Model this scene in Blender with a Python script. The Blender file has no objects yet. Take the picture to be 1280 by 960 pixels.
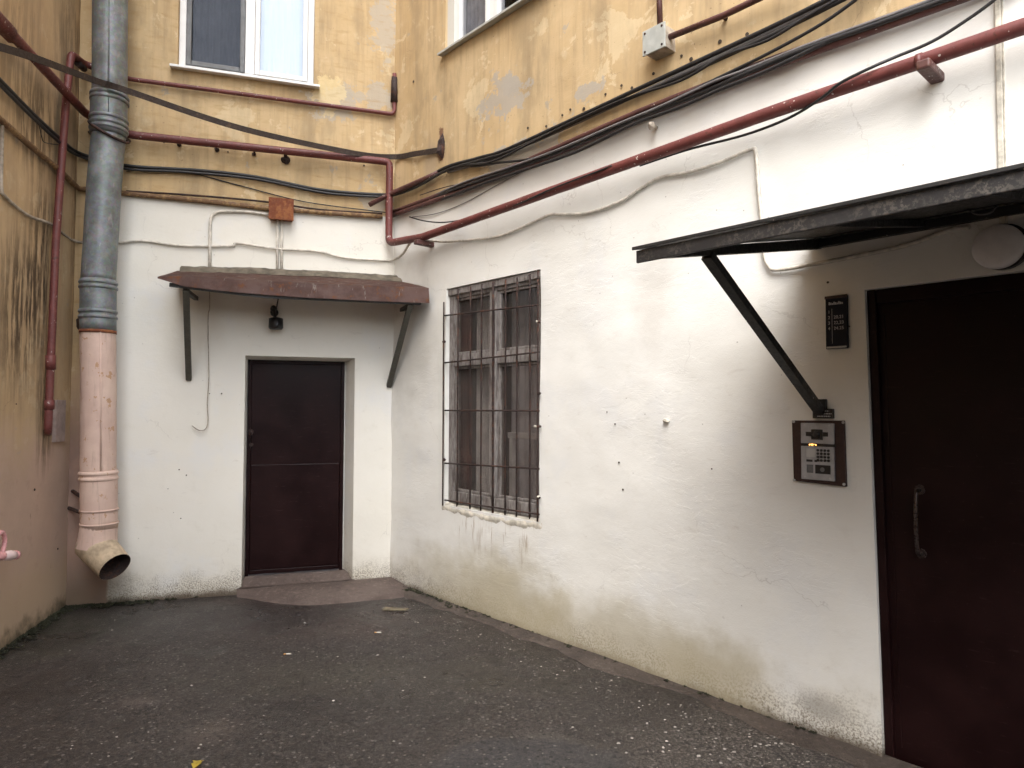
import bpy, bmesh, math, random
from mathutils import Vector, Matrix, noise
random.seed(7)
R_ = math.radians
scene = bpy.context.scene
COL = scene.collection

# ------------------------------------------------------------------ camera
F_PX, PITCH, ROLL, CAM_H = 850.0, R_(1.975), R_(0.2), 1.62
cam_d = bpy.data.cameras.new('camera'); cam = bpy.data.objects.new('camera', cam_d); COL.objects.link(cam)
cam.location = (0, 0, CAM_H)
cam.matrix_world = Matrix.Translation((0, 0, CAM_H)) @ Matrix.Rotation(R_(90) + PITCH, 4, 'X') @ Matrix.Rotation(ROLL, 4, 'Z')
cam_d.sensor_width = 36.0; cam_d.lens = F_PX / 1280 * 36.0; cam_d.clip_start = .02; cam_d.clip_end = 1000
scene.camera = cam
CM = cam.matrix_world.copy()
CP = CM.translation
def ray(px, py):
    return (CM.to_3x3() @ Vector(((px - 640) / F_PX, -(py - 480) / F_PX, -1))).normalized()
def hit_plane(px, py, p, n):
    d = ray(px, py); return CP + d * ((p - CP).dot(n) / d.dot(n))
def ground_at(px, py, z=0):
    return hit_plane(px, py, Vector((0, 0, z)), Vector((0, 0, 1)))
def project(p):
    q = CM.inverted() @ p
    return (640 + F_PX * q.x / -q.z, 480 - F_PX * q.y / -q.z)

class Wall:                                    # s runs to the right along the wall, y into the wall, z up
    def __init__(w, o, az):
        w.o = o; w.u = Vector((math.sin(az), math.cos(az), 0)); w.inn = Vector((-w.u.y, w.u.x, 0)); w.n = -w.inn
        w.M = Matrix.Translation(o) @ Matrix((w.u.to_4d(), w.inn.to_4d(), (0, 0, 1, 0), (0, 0, 0, 1))).transposed()
        w.M = Matrix(((w.u.x, w.inn.x, 0, o.x), (w.u.y, w.inn.y, 0, o.y), (0, 0, 1, o.z), (0, 0, 0, 1)))
    def w(w, s, off, z): return w.o + w.u * s + w.n * off + Vector((0, 0, z))
    def p(w, px, py, off=0.0): return hit_plane(px, py, w.o + w.n * off, w.n)
    def sz(w, px, py, off=0.0):
        q = w.p(px, py, off) - w.o; return q.dot(w.u), q.z
    def on_s(w, px, py, s):                    # point on the vertical plane standing out of the wall at s
        q = hit_plane(px, py, w.o + w.u * s, w.u) - w.o; return q.dot(w.n), q.z
AZL, AZB, AZR = R_(-12.3), R_(72.13), R_(180 - 41.99)
C_BR = ground_at(488, 728); C_BR.z = 0
WB0 = Wall(C_BR, AZB)
t = WB0.p(82, 755); C_LB = Vector((t.x, t.y, 0))
WB = Wall(C_LB, AZB); WR = Wall(C_BR, AZR); WL = Wall(C_LB, AZL)
LB_LEN = (C_BR - C_LB).length
def corner(W1, W2, o1, o2=None):               # xy of the inner corner of two walls, held off both
    o2 = o1 if o2 is None else o2
    a = W1.o + W1.n * o1; b = W2.o + W2.n * o2
    d = W1.u; e = W2.u; den = d.x * e.y - d.y * e.x
    k = ((b.x - a.x) * e.y - (b.y - a.y) * e.x) / den
    return a + d * k
def at_y(xy, py):                              # point on the vertical through xy that shows at picture height py
    q = Vector((xy.x, xy.y, 0)); lo, hi = -1.0, 12.0
    for _ in range(50):
        m = (lo + hi) / 2
        if project(Vector((q.x, q.y, m)))[1] > py: lo = m
        else: hi = m
    q.z = lo; return q
def KLB(py, o): return at_y(corner(WL, WB, o), py)
def KBR(py, o): return at_y(corner(WB, WR, o), py)

# ------------------------------------------------------------------ objects
WORLD = {}
def obj(name, bm, mats, parent=None, label=None, cat=None, group=None, kind=None, frame=None, smooth=False, auto=None):
    """link bm (world coordinates) as ONE mesh object"""
    if parent is not None: M = WORLD[parent.name]
    elif frame is not None: M = frame
    else:
        vs = [v.co for v in bm.verts]
        c = sum(vs, Vector()) / len(vs); c.z = min(v.z for v in vs); M = Matrix.Translation(c)
    bm.transform(M.inverted())
    me = bpy.data.meshes.new(name); bm.to_mesh(me); bm.free()
    for m in (mats if isinstance(mats, (list, tuple)) else [mats]): me.materials.append(m)
    if smooth:
        for p in me.polygons: p.use_smooth = True
        if auto:
            try: me.set_sharp_from_angle(angle=R_(auto))
            except Exception: pass
    o = bpy.data.objects.new(name, me); COL.objects.link(o)
    if parent is not None: o.parent = parent
    else: o.matrix_world = M
    WORLD[o.name] = M
    return tag(o, label, cat, group, kind)
def tag(o, label=None, cat=None, group=None, kind=None):
    for k, v in (('label', label), ('category', cat), ('group', group), ('kind', kind)):
        if v: o[k] = v
    return o
def thing(name, loc, label, cat, group=None, frame=None):
    o = bpy.data.objects.new(name, None); COL.objects.link(o); o.empty_display_size = .1
    M = frame if frame is not None else Matrix.Translation(loc)
    o.matrix_world = M; WORLD[o.name] = M
    return tag(o, label, cat, group)
def wframe(W, s, off, z): return Matrix.Translation(W.w(s, off, z)) @ W.M.to_3x3().to_4x4()

# ------------------------------------------------------------------ shapes
def hexa(bm, P, bev=0.0, mi=0):                # eight corners: bottom ring then top ring
    v = [bm.verts.new(p) for p in P]
    fs = [bm.faces.new([v[i] for i in f]) for f in ((3, 2, 1, 0), (4, 5, 6, 7), (0, 1, 5, 4), (1, 2, 6, 5), (2, 3, 7, 6), (3, 0, 4, 7))]
    for f in fs: f.material_index = mi
    if bev:
        es = list({e for f in fs for e in f.edges})
        bmesh.ops.bevel(bm, geom=es, offset=bev, segments=2, affect='EDGES', profile=.5)
    return v
def wbox(bm, W, s0, s1, o0, o1, z0, z1, bev=0.0, g=0.0, mi=0):   # box in wall coordinates, o = distance out of the wall
    P = []
    for z in (z0, z1):
        for s, o in ((s0, o0), (s1, o0), (s1, o1), (s0, o1)): P.append(W.w(s + g * z, o, z))
    hexa(bm, P, bev, mi)
def bar(bm, a, b, w, h, up=Vector((0, 0, 1)), bev=0.0):
    d = (b - a).normalized(); x = d.cross(up)
    if x.length < 1e-4: x = d.cross(Vector((1, 0, 0)))
    x.normalize(); y = x.cross(d).normalized()
    P = []
    for q in (a, b):
        for i, j in ((-1, -1), (1, -1), (1, 1), (-1, 1)): P.append(q + x * (w / 2 * i) + y * (h / 2 * j))
    hexa(bm, P, bev)
def smoothp(pts, k=6):
    out = []; n = len(pts)
    for i in range(n - 1):
        p0 = pts[max(i - 1, 0)]; p1 = pts[i]; p2 = pts[i + 1]; p3 = pts[min(i + 2, n - 1)]
        for j in range(k):
            t = j / k
            out.append(.5 * ((2 * p1) + (p2 - p0) * t + (2 * p0 - 5 * p1 + 4 * p2 - p3) * t * t + (3 * p1 - p0 - 3 * p2 + p3) * t ** 3))
    out.append(pts[-1].copy()); return out
def fillet(pts, rad, k=6):
    out = [pts[0]]
    for i in range(1, len(pts) - 1):
        a, b, c = pts[i - 1], pts[i], pts[i + 1]
        d1 = (a - b); d2 = (c - b); r = min(rad, d1.length * .45, d2.length * .45)
        d1.normalize(); d2.normalize()
        if d1.dot(d2) < -.995: out.append(b); continue
        A = b + d1 * r; B = b + d2 * r
        for j in range(k + 1):
            t = j / k; out.append(A * (1 - t) ** 2 + b * 2 * t * (1 - t) + B * t * t)
    out.append(pts[-1]); return out
def tube(bm, pts, r, n=10, caps=True, wob=0.0, flat=None):
    m = len(pts); rr = r if isinstance(r, (list, tuple)) else [r] * m
    T = [(pts[min(i + 1, m - 1)] - pts[max(i - 1, 0)]).normalized() for i in range(m)]
    x = T[0].cross(Vector((0, 0, 1)))
    if x.length < .05: x = T[0].cross(Vector((1, 0, 0)))
    x.normalize(); rings = []
    for i in range(m):
        x = (x - T[i] * x.dot(T[i])).normalized(); y = T[i].cross(x)
        c = pts[i]
        ring = []
        for j in range(n):
            a = 2 * math.pi * j / n
            q = rr[i] * (1 + (wob * noise.noise(c * 9 + Vector((j, 0, 0))) if wob else 0))
            ring.append(bm.verts.new(c + (x * math.cos(a) + y * math.sin(a)) * q))
        rings.append(ring)
    for A, B in zip(rings, rings[1:]):
        for j in range(n):
            f = bm.faces.new((A[j], A[(j + 1) % n], B[(j + 1) % n], B[j])); f.smooth = True
    if caps:
        bm.faces.new(rings[0][::-1]); bm.faces.new(rings[-1])
    return rings
def dense(pts, step):
    out = [pts[0]]
    for a, b in zip(pts, pts[1:]):
        k = max(1, int((b - a).length / step))
        for j in range(1, k + 1): out.append(a.lerp(b, j / k))
    return out
def disc(bm, c, nrm, r, th, n=20, dome=0.0):
    x = nrm.cross(Vector((0, 0, 1)));
    if x.length < .05: x = Vector((1, 0, 0))
    x.normalize(); y = nrm.cross(x)
    prof = [(r, 0), (r, th)]
    if dome:
        prof += [(r * math.cos(a), th + dome * math.sin(a)) for a in (.25, .5, .8, 1.1, 1.35)]
    rings = [[bm.verts.new(c + nrm * h + (x * math.cos(2 * math.pi * j / n) + y * math.sin(2 * math.pi * j / n)) * q) for j in range(n)] for q, h in prof]
    for A, B in zip(rings, rings[1:]):
        for j in range(n): bm.faces.new((A[j], A[(j + 1) % n], B[(j + 1) % n], B[j]))
    bm.faces.new(rings[-1]); bm.faces.new(rings[0][::-1])
def BM(): return bmesh.new()
def grid(bm, rows, mi=0):
    V = [[bm.verts.new(p) for p in r] for r in rows]
    for A, B in zip(V, V[1:]):
        for j in range(len(A) - 1):
            f = bm.faces.new((A[j], A[j + 1], B[j + 1], B[j])); f.material_index = mi
    return V
def blob_mesh(bm, c, rx, ry, rz, sub=2, amp=.25, fr=6, frame=None):
    r = bmesh.ops.create_icosphere(bm, subdivisions=sub, radius=1)
    for v in r['verts']:
        d = v.co.copy(); k = 1 + amp * noise.noise(d * 1.5 + c * fr)
        q = Vector((d.x * rx, d.y * ry, d.z * rz)) * k
        v.co = c + ((frame @ q) if frame is not None else q)

# ------------------------------------------------------------------ materials
class G:
    def __init__(g, name, rough=.8, metal=0.0, spec=.5):
        g.m = bpy.data.materials.new(name); g.m.use_nodes = True; g.t = g.m.node_tree
        g.b = g.t.nodes['Principled BSDF']; g.b.inputs['Roughness'].default_value = rough
        g.b.inputs['Metallic'].default_value = metal; g.b.inputs['Specular IOR Level'].default_value = spec
        g.tc = g.t.nodes.new('ShaderNodeTexCoord'); g.o = g.tc.outputs['Object']
    def n(g, t): return g.t.nodes.new(t)
    def put(g, sock, v):
        if isinstance(v, bpy.types.NodeSocket): g.t.links.new(v, sock)
        elif isinstance(v, (tuple, list)) and len(v) == 3 and sock.type == 'RGBA': sock.default_value = (*v, 1)
        else: sock.default_value = v
    def math(g, op, a, b=0.0, c=0.0, clamp=False):
        n = g.n('ShaderNodeMath'); n.operation = op; n.use_clamp = clamp
        for i, v in enumerate((a, b, c)): g.put(n.inputs[i], v)
        return n.outputs[0]
    def add(g, a, b): return g.math('ADD', a, b)
    def mul(g, a, b): return g.math('MULTIPLY', a, b)
    def sub(g, a, b): return g.math('SUBTRACT', a, b)
    def inv(g, a): return g.math('SUBTRACT', 1.0, a)
    def map(g, v=None, sc=(1, 1, 1), loc=(0, 0, 0), rot=(0, 0, 0)):
        n = g.n('ShaderNodeMapping'); g.put(n.inputs[0], v or g.o); n.inputs['Scale'].default_value = sc
        n.inputs['Location'].default_value = loc; n.inputs['Rotation'].default_value = rot; return n.outputs[0]
    def noise(g, sc, v=None, det=5, ro=.6, dist=0.0, col=False):
        n = g.n('ShaderNodeTexNoise'); g.put(n.inputs['Vector'], v or g.o); n.inputs['Scale'].default_value = sc
        n.inputs['Detail'].default_value = det; n.inputs['Roughness'].default_value = ro; n.inputs['Distortion'].default_value = dist
        return n.outputs['Color' if col else 'Fac']
    def voro(g, sc, v=None, feat='F1', out='Distance', rnd=1.0):
        n = g.n('ShaderNodeTexVoronoi'); n.feature = feat; g.put(n.inputs['Vector'], v or g.o); n.inputs['Scale'].default_value = sc
        n.inputs['Randomness'].default_value = rnd; return n.outputs[out]
    def ss(g, x, lo, hi, a=0.0, b=1.0):
        n = g.n('ShaderNodeMapRange'); n.interpolation_type = 'SMOOTHSTEP'; g.put(n.inputs[0], x)
        if isinstance(lo, (int, float)) and isinstance(hi, (int, float)) and lo > hi: lo, hi, a, b = hi, lo, b, a
        for i, v in enumerate((lo, hi, a, b)): g.put(n.inputs[i + 1], v)
        return n.outputs[0]
    def mix(g, f, a, b, mode='MIX'):
        n = g.n('ShaderNodeMix'); n.data_type = 'RGBA'; n.blend_type = mode
        g.put(n.inputs[0], f); g.put(n.inputs[6], a); g.put(n.inputs[7], b); return n.outputs[2]
    def sep(g, v=None):
        n = g.n('ShaderNodeSeparateXYZ'); g.put(n.inputs[0], v or g.o); return n.outputs
    def comb(g, x, y, z):
        n = g.n('ShaderNodeCombineXYZ')
        for i, v in enumerate((x, y, z)): g.put(n.inputs[i], v)
        return n.outputs[0]
    def spot(g, X, Z, cx, cz, rx, rz, soft=.5, wob=None, wk=1.6):      # soft elliptical patch, 1 inside
        a = g.math('DIVIDE', g.sub(X, cx), rx); b = g.math('DIVIDE', g.sub(Z, cz), rz)
        d = g.math('SQRT', g.add(g.mul(a, a), g.mul(b, b)))
        if wob is not None: d = g.add(d, g.mul(g.sub(wob, .5), wk))
        return g.ss(d, 1 + soft, 1 - soft)
    def bump(g, h, st=.5, dist=.01, nrm=None):
        n = g.n('ShaderNodeBump'); n.inputs['Strength'].default_value = st; n.inputs['Distance'].default_value = dist
        g.put(n.inputs['Height'], h)
        if nrm is not None: g.put(n.inputs['Normal'], nrm)
        return n.outputs[0]
    def out(g, col=None, rough=None, nrm=None):
        if col is not None: g.put(g.b.inputs['Base Color'], col)
        if rough is not None: g.put(g.b.inputs['Roughness'], rough)
        if nrm is not None: g.put(g.b.inputs['Normal'], nrm)
        return g.m

def painted_metal(name, base, rust=(.09, .035, .018), wear=.35, rough=.5, chips=(.55, .5, .45), scale=1.0, chip=.0, metal=0.0):
    g = G(name, rough, metal)
    a = g.noise(9 * scale, det=6, ro=.65); b = g.noise(60 * scale, det=3); c = g.noise(34 * scale, det=4, ro=.7)
    col = g.mix(g.ss(a, .35, .75), tuple(x * .78 for x in base), tuple(min(1, x * 1.2) for x in base))
    col = g.mix(g.mul(g.ss(g.add(g.mul(a, .5), g.mul(c, .5)), .66 - wear * .3, .74 - wear * .3), .85), col, rust)
    if chip: col = g.mix(g.ss(g.noise(45 * scale, det=2), .74 - chip * .1, .77 - chip * .1), col, chips)
    return g.out(col, g.ss(b, .3, .7, rough - .1, rough + .15), g.bump(g.add(b, g.mul(a, 2)), .25, .002))
def plain(name, col, rough=.6, metal=0.0, var=.18, sc=14, bump=.15, spec=.5):
    g = G(name, rough, metal, spec); a = g.noise(sc, det=5); b = g.noise(sc * 6, det=3)
    return g.out(g.mix(g.ss(a, .3, .7), tuple(x * (1 - var) for x in col), tuple(min(1, x * (1 + var)) for x in col)), g.ss(b, .3, .7, max(.05, rough - .08), min(1, rough + .1)), g.bump(b, bump, .002))

M = {}
M['gas_red'] = painted_metal('gas_pipe_red_paint', (.155, .041, .036), rust=(.075, .028, .02), wear=.34, rough=.5, chip=.45)
M['maroon'] = painted_metal('maroon_conduit_paint', (.105, .042, .036), wear=.4, rough=.5, chip=.5)
M['ochre_conduit'] = painted_metal('ochre_flaking_conduit', (.34, .21, .09), rust=(.12, .06, .03), wear=.75, rough=.7)
M['black_cable'] = plain('black_cable_sheath', (.018, .017, .018), .5)
M['grey_cable'] = plain('grey_cable_sheath', (.15, .14, .14), .6)
M['white_cable'] = plain('overpainted_cable', (.60, .56, .49), .7, var=.2, sc=25)
M['dirty_cable'] = plain('dirty_cable', (.36, .31, .25), .7, var=.35, sc=18)
M['strap'] = painted_metal('flat_steel_strap_paint', (.034, .021, .015), rust=(.085, .052, .03), wear=.35, rough=.8)
M['rust'] = painted_metal('rusted_steel', (.19, .055, .022), rust=(.26, .10, .035), wear=.6, rough=.85)
M['dark_rust'] = painted_metal('dark_rusted_steel', (.034, .019, .016), wear=.5, rough=.8)
M['black_steel'] = painted_metal('black_angle_steel', (.022, .021, .020), rust=(.06, .045, .035), wear=.2, rough=.5, chip=.1)
M['grey_strut'] = painted_metal('grey_green_strut_paint', (.075, .070, .055), wear=.25, rough=.6)
M['door'] = None
M['white_pvc'] = plain('white_pvc', (.80, .80, .79), .35, var=.03, bump=.03)
M['grey_rubber'] = plain('grey_mesh_frame', (.14, .145, .15), .5)
M['box_grey'] = plain('pale_grey_box_paint', (.42, .43, .40), .5, var=.12)
M['panel_grey'] = plain('brushed_grey_panel', (.38, .38, .39), .45, .0, var=.1, sc=30)
M['dark_plate'] = painted_metal('brown_back_plate', (.035, .014, .012), wear=.2, rough=.5)
M['black'] = plain('black_plastic', (.012, .012, .013), .4)
M['key'] = plain('metal_key_caps', (.05, .05, .052), .35, .5)
M['pale_label'] = plain('pale_paper_label', (.48, .48, .47), .6, var=.05)
M['navy'] = plain('navy_enamel', (.006, .009, .020), .5, spec=.2)
M['sign_white'] = plain('sign_white_paint', (.45, .45, .47), .6, var=.05)
M['diffuser'] = plain('frosted_lamp_glass', (.78, .75, .74), .35, var=.06)
M['pinky'] = plain('pink_gloss_paint', (.72, .36, .36), .25, var=.15)
M['pinkwhite'] = plain('pink_white_gloss', (.80, .62, .60), .2, var=.1)
g = G('orange_display', .4); g.put(g.b.inputs['Base Color'], (.5, .15, .02)); g.put(g.b.inputs['Emission Color'], (1, .42, .1)); g.b.inputs['Emission Strength'].default_value = 1.6
M['lit'] = g.m

# galvanised downpipe: grey spangle with pale vertical run marks
def galv():
    g = G('galvanised_zinc', .5, .35); X = g.sep()
    a = g.noise(7, det=6, ro=.7); b = g.voro(45, out='Color'); st = g.noise(5, g.map(sc=(9, 9, .8)), det=5, ro=.7)
    col = g.mix(g.ss(a, .35, .7), (.15, .165, .17), (.27, .29, .295))
    col = g.mix(g.mul(g.ss(g.noise(20, g.map(sc=(1, 1, .35)), det=4), .6, .72), .55), col, (.38, .40, .38))
    col = g.mix(g.mul(g.ss(st, .62, .75), .5), col, (.12, .10, .06))
    col = g.mix(.12, col, b, 'OVERLAY')
    return g.out(col, g.ss(a, .3, .7, .38, .62), g.bump(a, .2, .004))
M['galv'] = galv()
def pinkpaint():
    g = G('flaking_pink_paint', .65)
    a = g.noise(5, det=6); c = g.noise(16, g.map(sc=(1, 1, .8)), det=5, ro=.65)
    col = g.mix(g.ss(a, .35, .7), (.60, .43, .36), (.69, .52, .43))
    fl = g.ss(c, .61, .625)
    col = g.mix(fl, col, (.50, .30, .18))
    col = g.mix(g.mul(g.ss(g.noise(6, g.map(sc=(6, 6, .6)), det=5), .54, .72), .38), col, (.33, .22, .16))
    return g.out(col, .62, g.bump(g.add(a, g.mul(fl, -.6)), .4, .004))
M['pink_pipe'] = pinkpaint()

# ---- plaster walls
zBND_R = sum(WR.sz(*p)[1] for p in ((500, 263), (640, 212), (860, 126), (1100, 36))) / 4
bl = WB.sz(160, 242); br = WB.sz(475, 270); zBND_B0 = bl[1]; zBND_B1 = br[1]
YEL = ((.53, .380, .205), (.60, .450, .262), (.41, .295, .168))
WHT = ((.82, .81, .765), (.76, .745, .69), (.70, .68, .615))
def crack(g, v, sc):
    n = g.noise(2.5, v, det=5, col=True); vv = g.n('ShaderNodeVectorMath'); vv.operation = 'MULTIPLY_ADD'
    g.put(vv.inputs[0], n); vv.inputs[1].default_value = (.5, .5, .5); g.put(vv.inputs[2], v)
    e = g.voro(sc, vv.outputs[0], feat='DISTANCE_TO_EDGE')
    return g.mul(g.ss(e, .005, .0005), g.ss(g.noise(.9, v, det=3), .53, .62))
def yellow_paint(g, X, Z, v, k=1.0):
    n1 = g.noise(1.3, v, det=6, ro=.6); n2 = g.noise(7, v, det=6, ro=.65); n3 = g.noise(40, v, det=4)
    st = g.noise(3, g.map(v, sc=(5, 1, .35)), det=6, ro=.6)
    c = g.mix(g.ss(n1, .35, .65), tuple(x * k for x in YEL[0]), tuple(x * k for x in YEL[1]))
    c = g.mix(g.mul(g.ss(st, .46, .68), .6), c, tuple(x * k for x in YEL[2]))
    c = g.mix(g.mul(g.ss(n2, .56, .70), .4), c, (.69 * k, .58 * k, .39 * k))
    bare = g.mul(g.ss(g.add(g.mul(n1, .55), g.mul(n2, .45)), .625, .655), g.ss(g.noise(25, v, det=3), .3, .5))
    c = g.mix(g.mul(bare, .75), c, (.40 * k, .34 * k, .29 * k))
    pl_ = g.mul(g.ss(g.noise(2.1, v, det=8, ro=.68, dist=.3), .575, .590), .55); c = g.mix(pl_, c, (.70 * k, .575 * k, .37 * k))
    pl2 = g.mul(g.ss(g.noise(3.3, g.map(v, loc=(7, 3, 1)), det=8, ro=.7, dist=.4), .640, .652), .75); c = g.mix(pl2, c, (.41 * k, .36 * k, .29 * k))
    gm = g.mul(g.ss(g.noise(1.7, g.map(v, sc=(1.6, 1, .5), loc=(2, 0, 5)), det=7, ro=.65), .46, .64), .5); c = g.mix(gm, c, (.30 * k, .23 * k, .14 * k))
    dk = g.mul(g.ss(g.noise(12, g.map(v, sc=(2.4, 1, .5)), det=6, ro=.7), .66, .72), .45); c = g.mix(dk, c, (.25 * k, .18 * k, .10 * k))
    c = g.mix(g.mul(crack(g, v, 1.3), .7), c, (.20 * k, .14 * k, .09 * k))
    sp = g.ss(g.noise(55, v, det=2), .70, .74)
    c = g.mix(g.mul(sp, .6), c, (.20 * k, .13 * k, .07 * k))
    return c, bare, n2
def white_paint(g, X, Z, v, base_dirt=.34, tone=WHT):
    n1 = g.noise(.9, v, det=5); n2 = g.noise(6, v, det=6, ro=.65); n3 = g.noise(70, v, det=3)
    c = g.mix(g.ss(n1, .38, .66), tone[0], tuple(.5 * a + .5 * b for a, b in zip(tone[0], tone[1])))
    c = g.mix(g.mul(g.ss(g.noise(2.2, v, det=4), .5, .7), .5), c, (.74, .745, .74))
    c = g.mix(g.mul(g.ss(n2, .55, .75), .35), c, tone[2])
    sc = g.noise(5, g.map(v, sc=(1.2, 1, 3.2), rot=(0, R_(14), 0)), det=7, ro=.68, dist=.6)
    c = g.mix(g.mul(g.ss(sc, .60, .72), .30), c, (.58, .54, .48))
    sp = g.ss(g.voro(9, v), .05, .025); c = g.mix(g.mul(sp, .55), c, (.22, .19, .16))
    c = g.mix(g.mul(crack(g, v, 1.1), .32), c, (.40, .37, .33))
    # splashed dirt low down, broken up by noise
    hz = g.add(Z, g.mul(g.sub(n2, .5), .55)); hz = g.add(hz, g.mul(g.sub(g.noise(1.1, v, det=4), .5), .75))
    c = g.mix(g.mul(g.ss(hz, base_dirt + .22, base_dirt - .24), .45), c, (.50, .45, .34))
    spk = g.ss(g.noise(95, v, det=3, ro=.7), .44, .60)
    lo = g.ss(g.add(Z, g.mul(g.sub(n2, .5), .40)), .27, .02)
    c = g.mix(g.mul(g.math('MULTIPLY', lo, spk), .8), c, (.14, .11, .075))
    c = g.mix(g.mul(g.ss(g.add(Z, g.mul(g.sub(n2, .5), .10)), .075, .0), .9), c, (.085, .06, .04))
    return c, sc, n2
def wall_bump(g, v, strokes=1.0):
    a = g.noise(2.3, g.map(v, sc=(1, 1, 1.4), rot=(0, R_(12), 0)), det=3, ro=.45, dist=.2)
    pm = g.ss(g.noise(1.1, v, det=3), .44, .62, .0, 1.0)
    b0 = g.noise(7, g.map(v, sc=(1, 1, 3.2), rot=(0, R_(16), 0)), det=6, ro=.62, dist=.35)
    b1 = g.ss(g.noise(4.2, g.map(v, sc=(1, 1, 2.4), rot=(0, R_(-9), 0)), det=8, ro=.66, dist=.5), .50, .53)
    b = g.mul(g.add(g.mul(b0, .6), g.mul(b1, .22)), pm)
    c = g.add(g.noise(150, v, det=3), g.mul(g.noise(38, v, det=4), 1.2))
    r = g.voro(5, g.map(v, sc=(1, 1, 2.2), rot=(0, R_(20), 0)), feat='SMOOTH_F1')
    n = g.bump(g.add(a, g.mul(r, .15)), .18 * strokes, .035)
    n = g.bump(b, .26 * strokes, .009, n)
    return g.bump(c, .32, .0018, n)
def wall_R_mat():
    g = G('white_and_ochre_plaster_right', .9, 0, .25); X, Y, Z = g.sep()[:3]; v = g.o
    n4 = g.noise(5, v, det=9, ro=.7)
    y, bare, n2 = yellow_paint(g, X, Z, v); w, sc, w2 = white_paint(g, X, Z, v, .20)
    nz = g.noise(3.5, v, det=5)
    # rusty broken plaster where the strap is anchored
    s, z = WR.sz(551, 182)
    c0 = g.spot(X, Z, s, z, .05, .14, .15, n4, 4); y = g.mix(g.mul(c0, .85), y, (.16, .07, .045))
    s, z = WR.sz(538, 215); y = g.mix(g.mul(g.spot(X, Z, s, z, .10, .22, .6, nz), .5), y, (.34, .27, .20))
    for px, py, a, b in ((628, 120, .22, .16), (640, 105, .10, .08), (738, 112, .10, .06), (655, 190, .4, .10)):
        s, z = WR.sz(px, py); y = g.mix(g.mul(g.spot(X, Z, s, z, a, b, .06, n4, 6), .85), y, (.42, .375, .315))
    # greyer soft patches on the white near the corner and under the cables
    s, z = WR.sz(520, 430); w = g.mix(g.mul(g.spot(X, Z, s, z, .42, .55, .7, nz), .42), w, (.36, .33, .28))
    s, z = WR.sz(815, 365); w = g.mix(g.mul(g.spot(X, Z, s, z, .14, .30, .8, n2), .30), w, (.42, .37, .31))
    for px, py, a, b in ((590, 740, .7, .3), (790, 815, .75, .28), (895, 840, .3, .16), (640, 760, .5, .35)):
        s, z = WR.sz(px, py); w = g.mix(g.mul(g.spot(X, Z, s, z, a, b, .6, nz), .62), w, (.45, .395, .27))
    s, z = WR.sz(1030, 885); w = g.mix(g.mul(g.spot(X, Z, s, z, .11, .05, .7, n2), .6), w, (.30, .28, .25))
    # rust runs below the window
    s0, z0 = WR.sz(575, 652); s1, z1 = WR.sz(672, 662)
    runs = g.mul(g.ss(g.noise(11, g.map(v, sc=(3, 1, .25)), det=4), .54, .66), g.mul(g.ss(X, s0 - .1, s0), g.ss(X, s1 + .05, s1)))
    runs = g.mul(runs, g.mul(g.ss(Z, z0 - .32, z0), g.ss(Z, z0 + .12, z0 + .06)))
    w = g.mix(g.mul(runs, .65), w, (.28, .18, .09))
    y = g.mix(g.mul(g.ss(Y, .012, .03), .85), y, (.47, .45, .41))
    edge = g.ss(g.add(g.sub(Z, zBND_R), g.mul(g.sub(n2, .5), .05)), -.012, .012)
    return g.out(g.mix(edge, w, y), .92, wall_bump(g, v))
def wall_B_mat():
    g = G('white_and_ochre_plaster_back', .9, 0, .25); X, Y, Z = g.sep()[:3]; v = g.o
    y, bare, n2 = yellow_paint(g, X, Z, v)
    w, sc, w2 = white_paint(g, X, Z, v, .16, ((.80, .775, .705), (.73, .70, .615), (.67, .635, .55)))
    nz = g.noise(3.5, v, det=5); n4 = g.noise(5, v, det=9, ro=.7)
    for px, py, a, b in ((420, 130, .22, .12), (480, 30, .12, .30), (475, 255, .2, .1), (470, 120, .30, .10)):
        s, z = WB.sz(px, py); y = g.mix(g.mul(g.spot(X, Z, s, z, a, b, .06, n4, 6), .75), y, (.44, .39, .32))
    s, z = WB.sz(410, 115); y = g.mix(g.mul(g.spot(X, Z, s, z, .12, .16, .06, n4, 5), .6), y, (.74, .60, .33))
    s, z = WB.sz(280, 232); y = g.mix(g.mul(g.ss(g.noise(6, g.map(v, sc=(1, 1, 4)), det=5), .5, .7), .4), y, (.40, .26, .11))
    # soft brown patches on the white just below the canopy
    for px, py, a, b in ((490, 370, .25, .25), (260, 400, .12, .3)):
        s, z = WB.sz(px, py); w = g.mix(g.mul(g.spot(X, Z, s, z, a, b, .7, nz), .3), w, (.42, .35, .26))
    t = (zBND_B1 - zBND_B0) / (br[0] - bl[0])
    line = g.add(g.mul(X, t), zBND_B0 - t * bl[0])
    edge = g.ss(g.add(g.sub(Z, line), g.mul(g.sub(n2, .5), .06)), -.012, .012)
    sw = WB.sz(140, 500)[0]
    pk = g.mix(g.ss(nz, .35, .65), (.40, .26, .20), (.30, .21, .17))
    left = g.mix(g.ss(g.add(Z, g.mul(g.sub(nz, .5), .9)), 1.25, 2.1), pk, y)
    low = g.mix(g.ss(g.add(X, g.mul(g.sub(n2, .5), .05)), sw - .015, sw + .015), left, w)
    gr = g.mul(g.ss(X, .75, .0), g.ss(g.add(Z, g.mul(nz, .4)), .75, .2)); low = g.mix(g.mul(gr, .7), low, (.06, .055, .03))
    return g.out(g.mix(edge, low, y), .92, wall_bump(g, v, .7))
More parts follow.
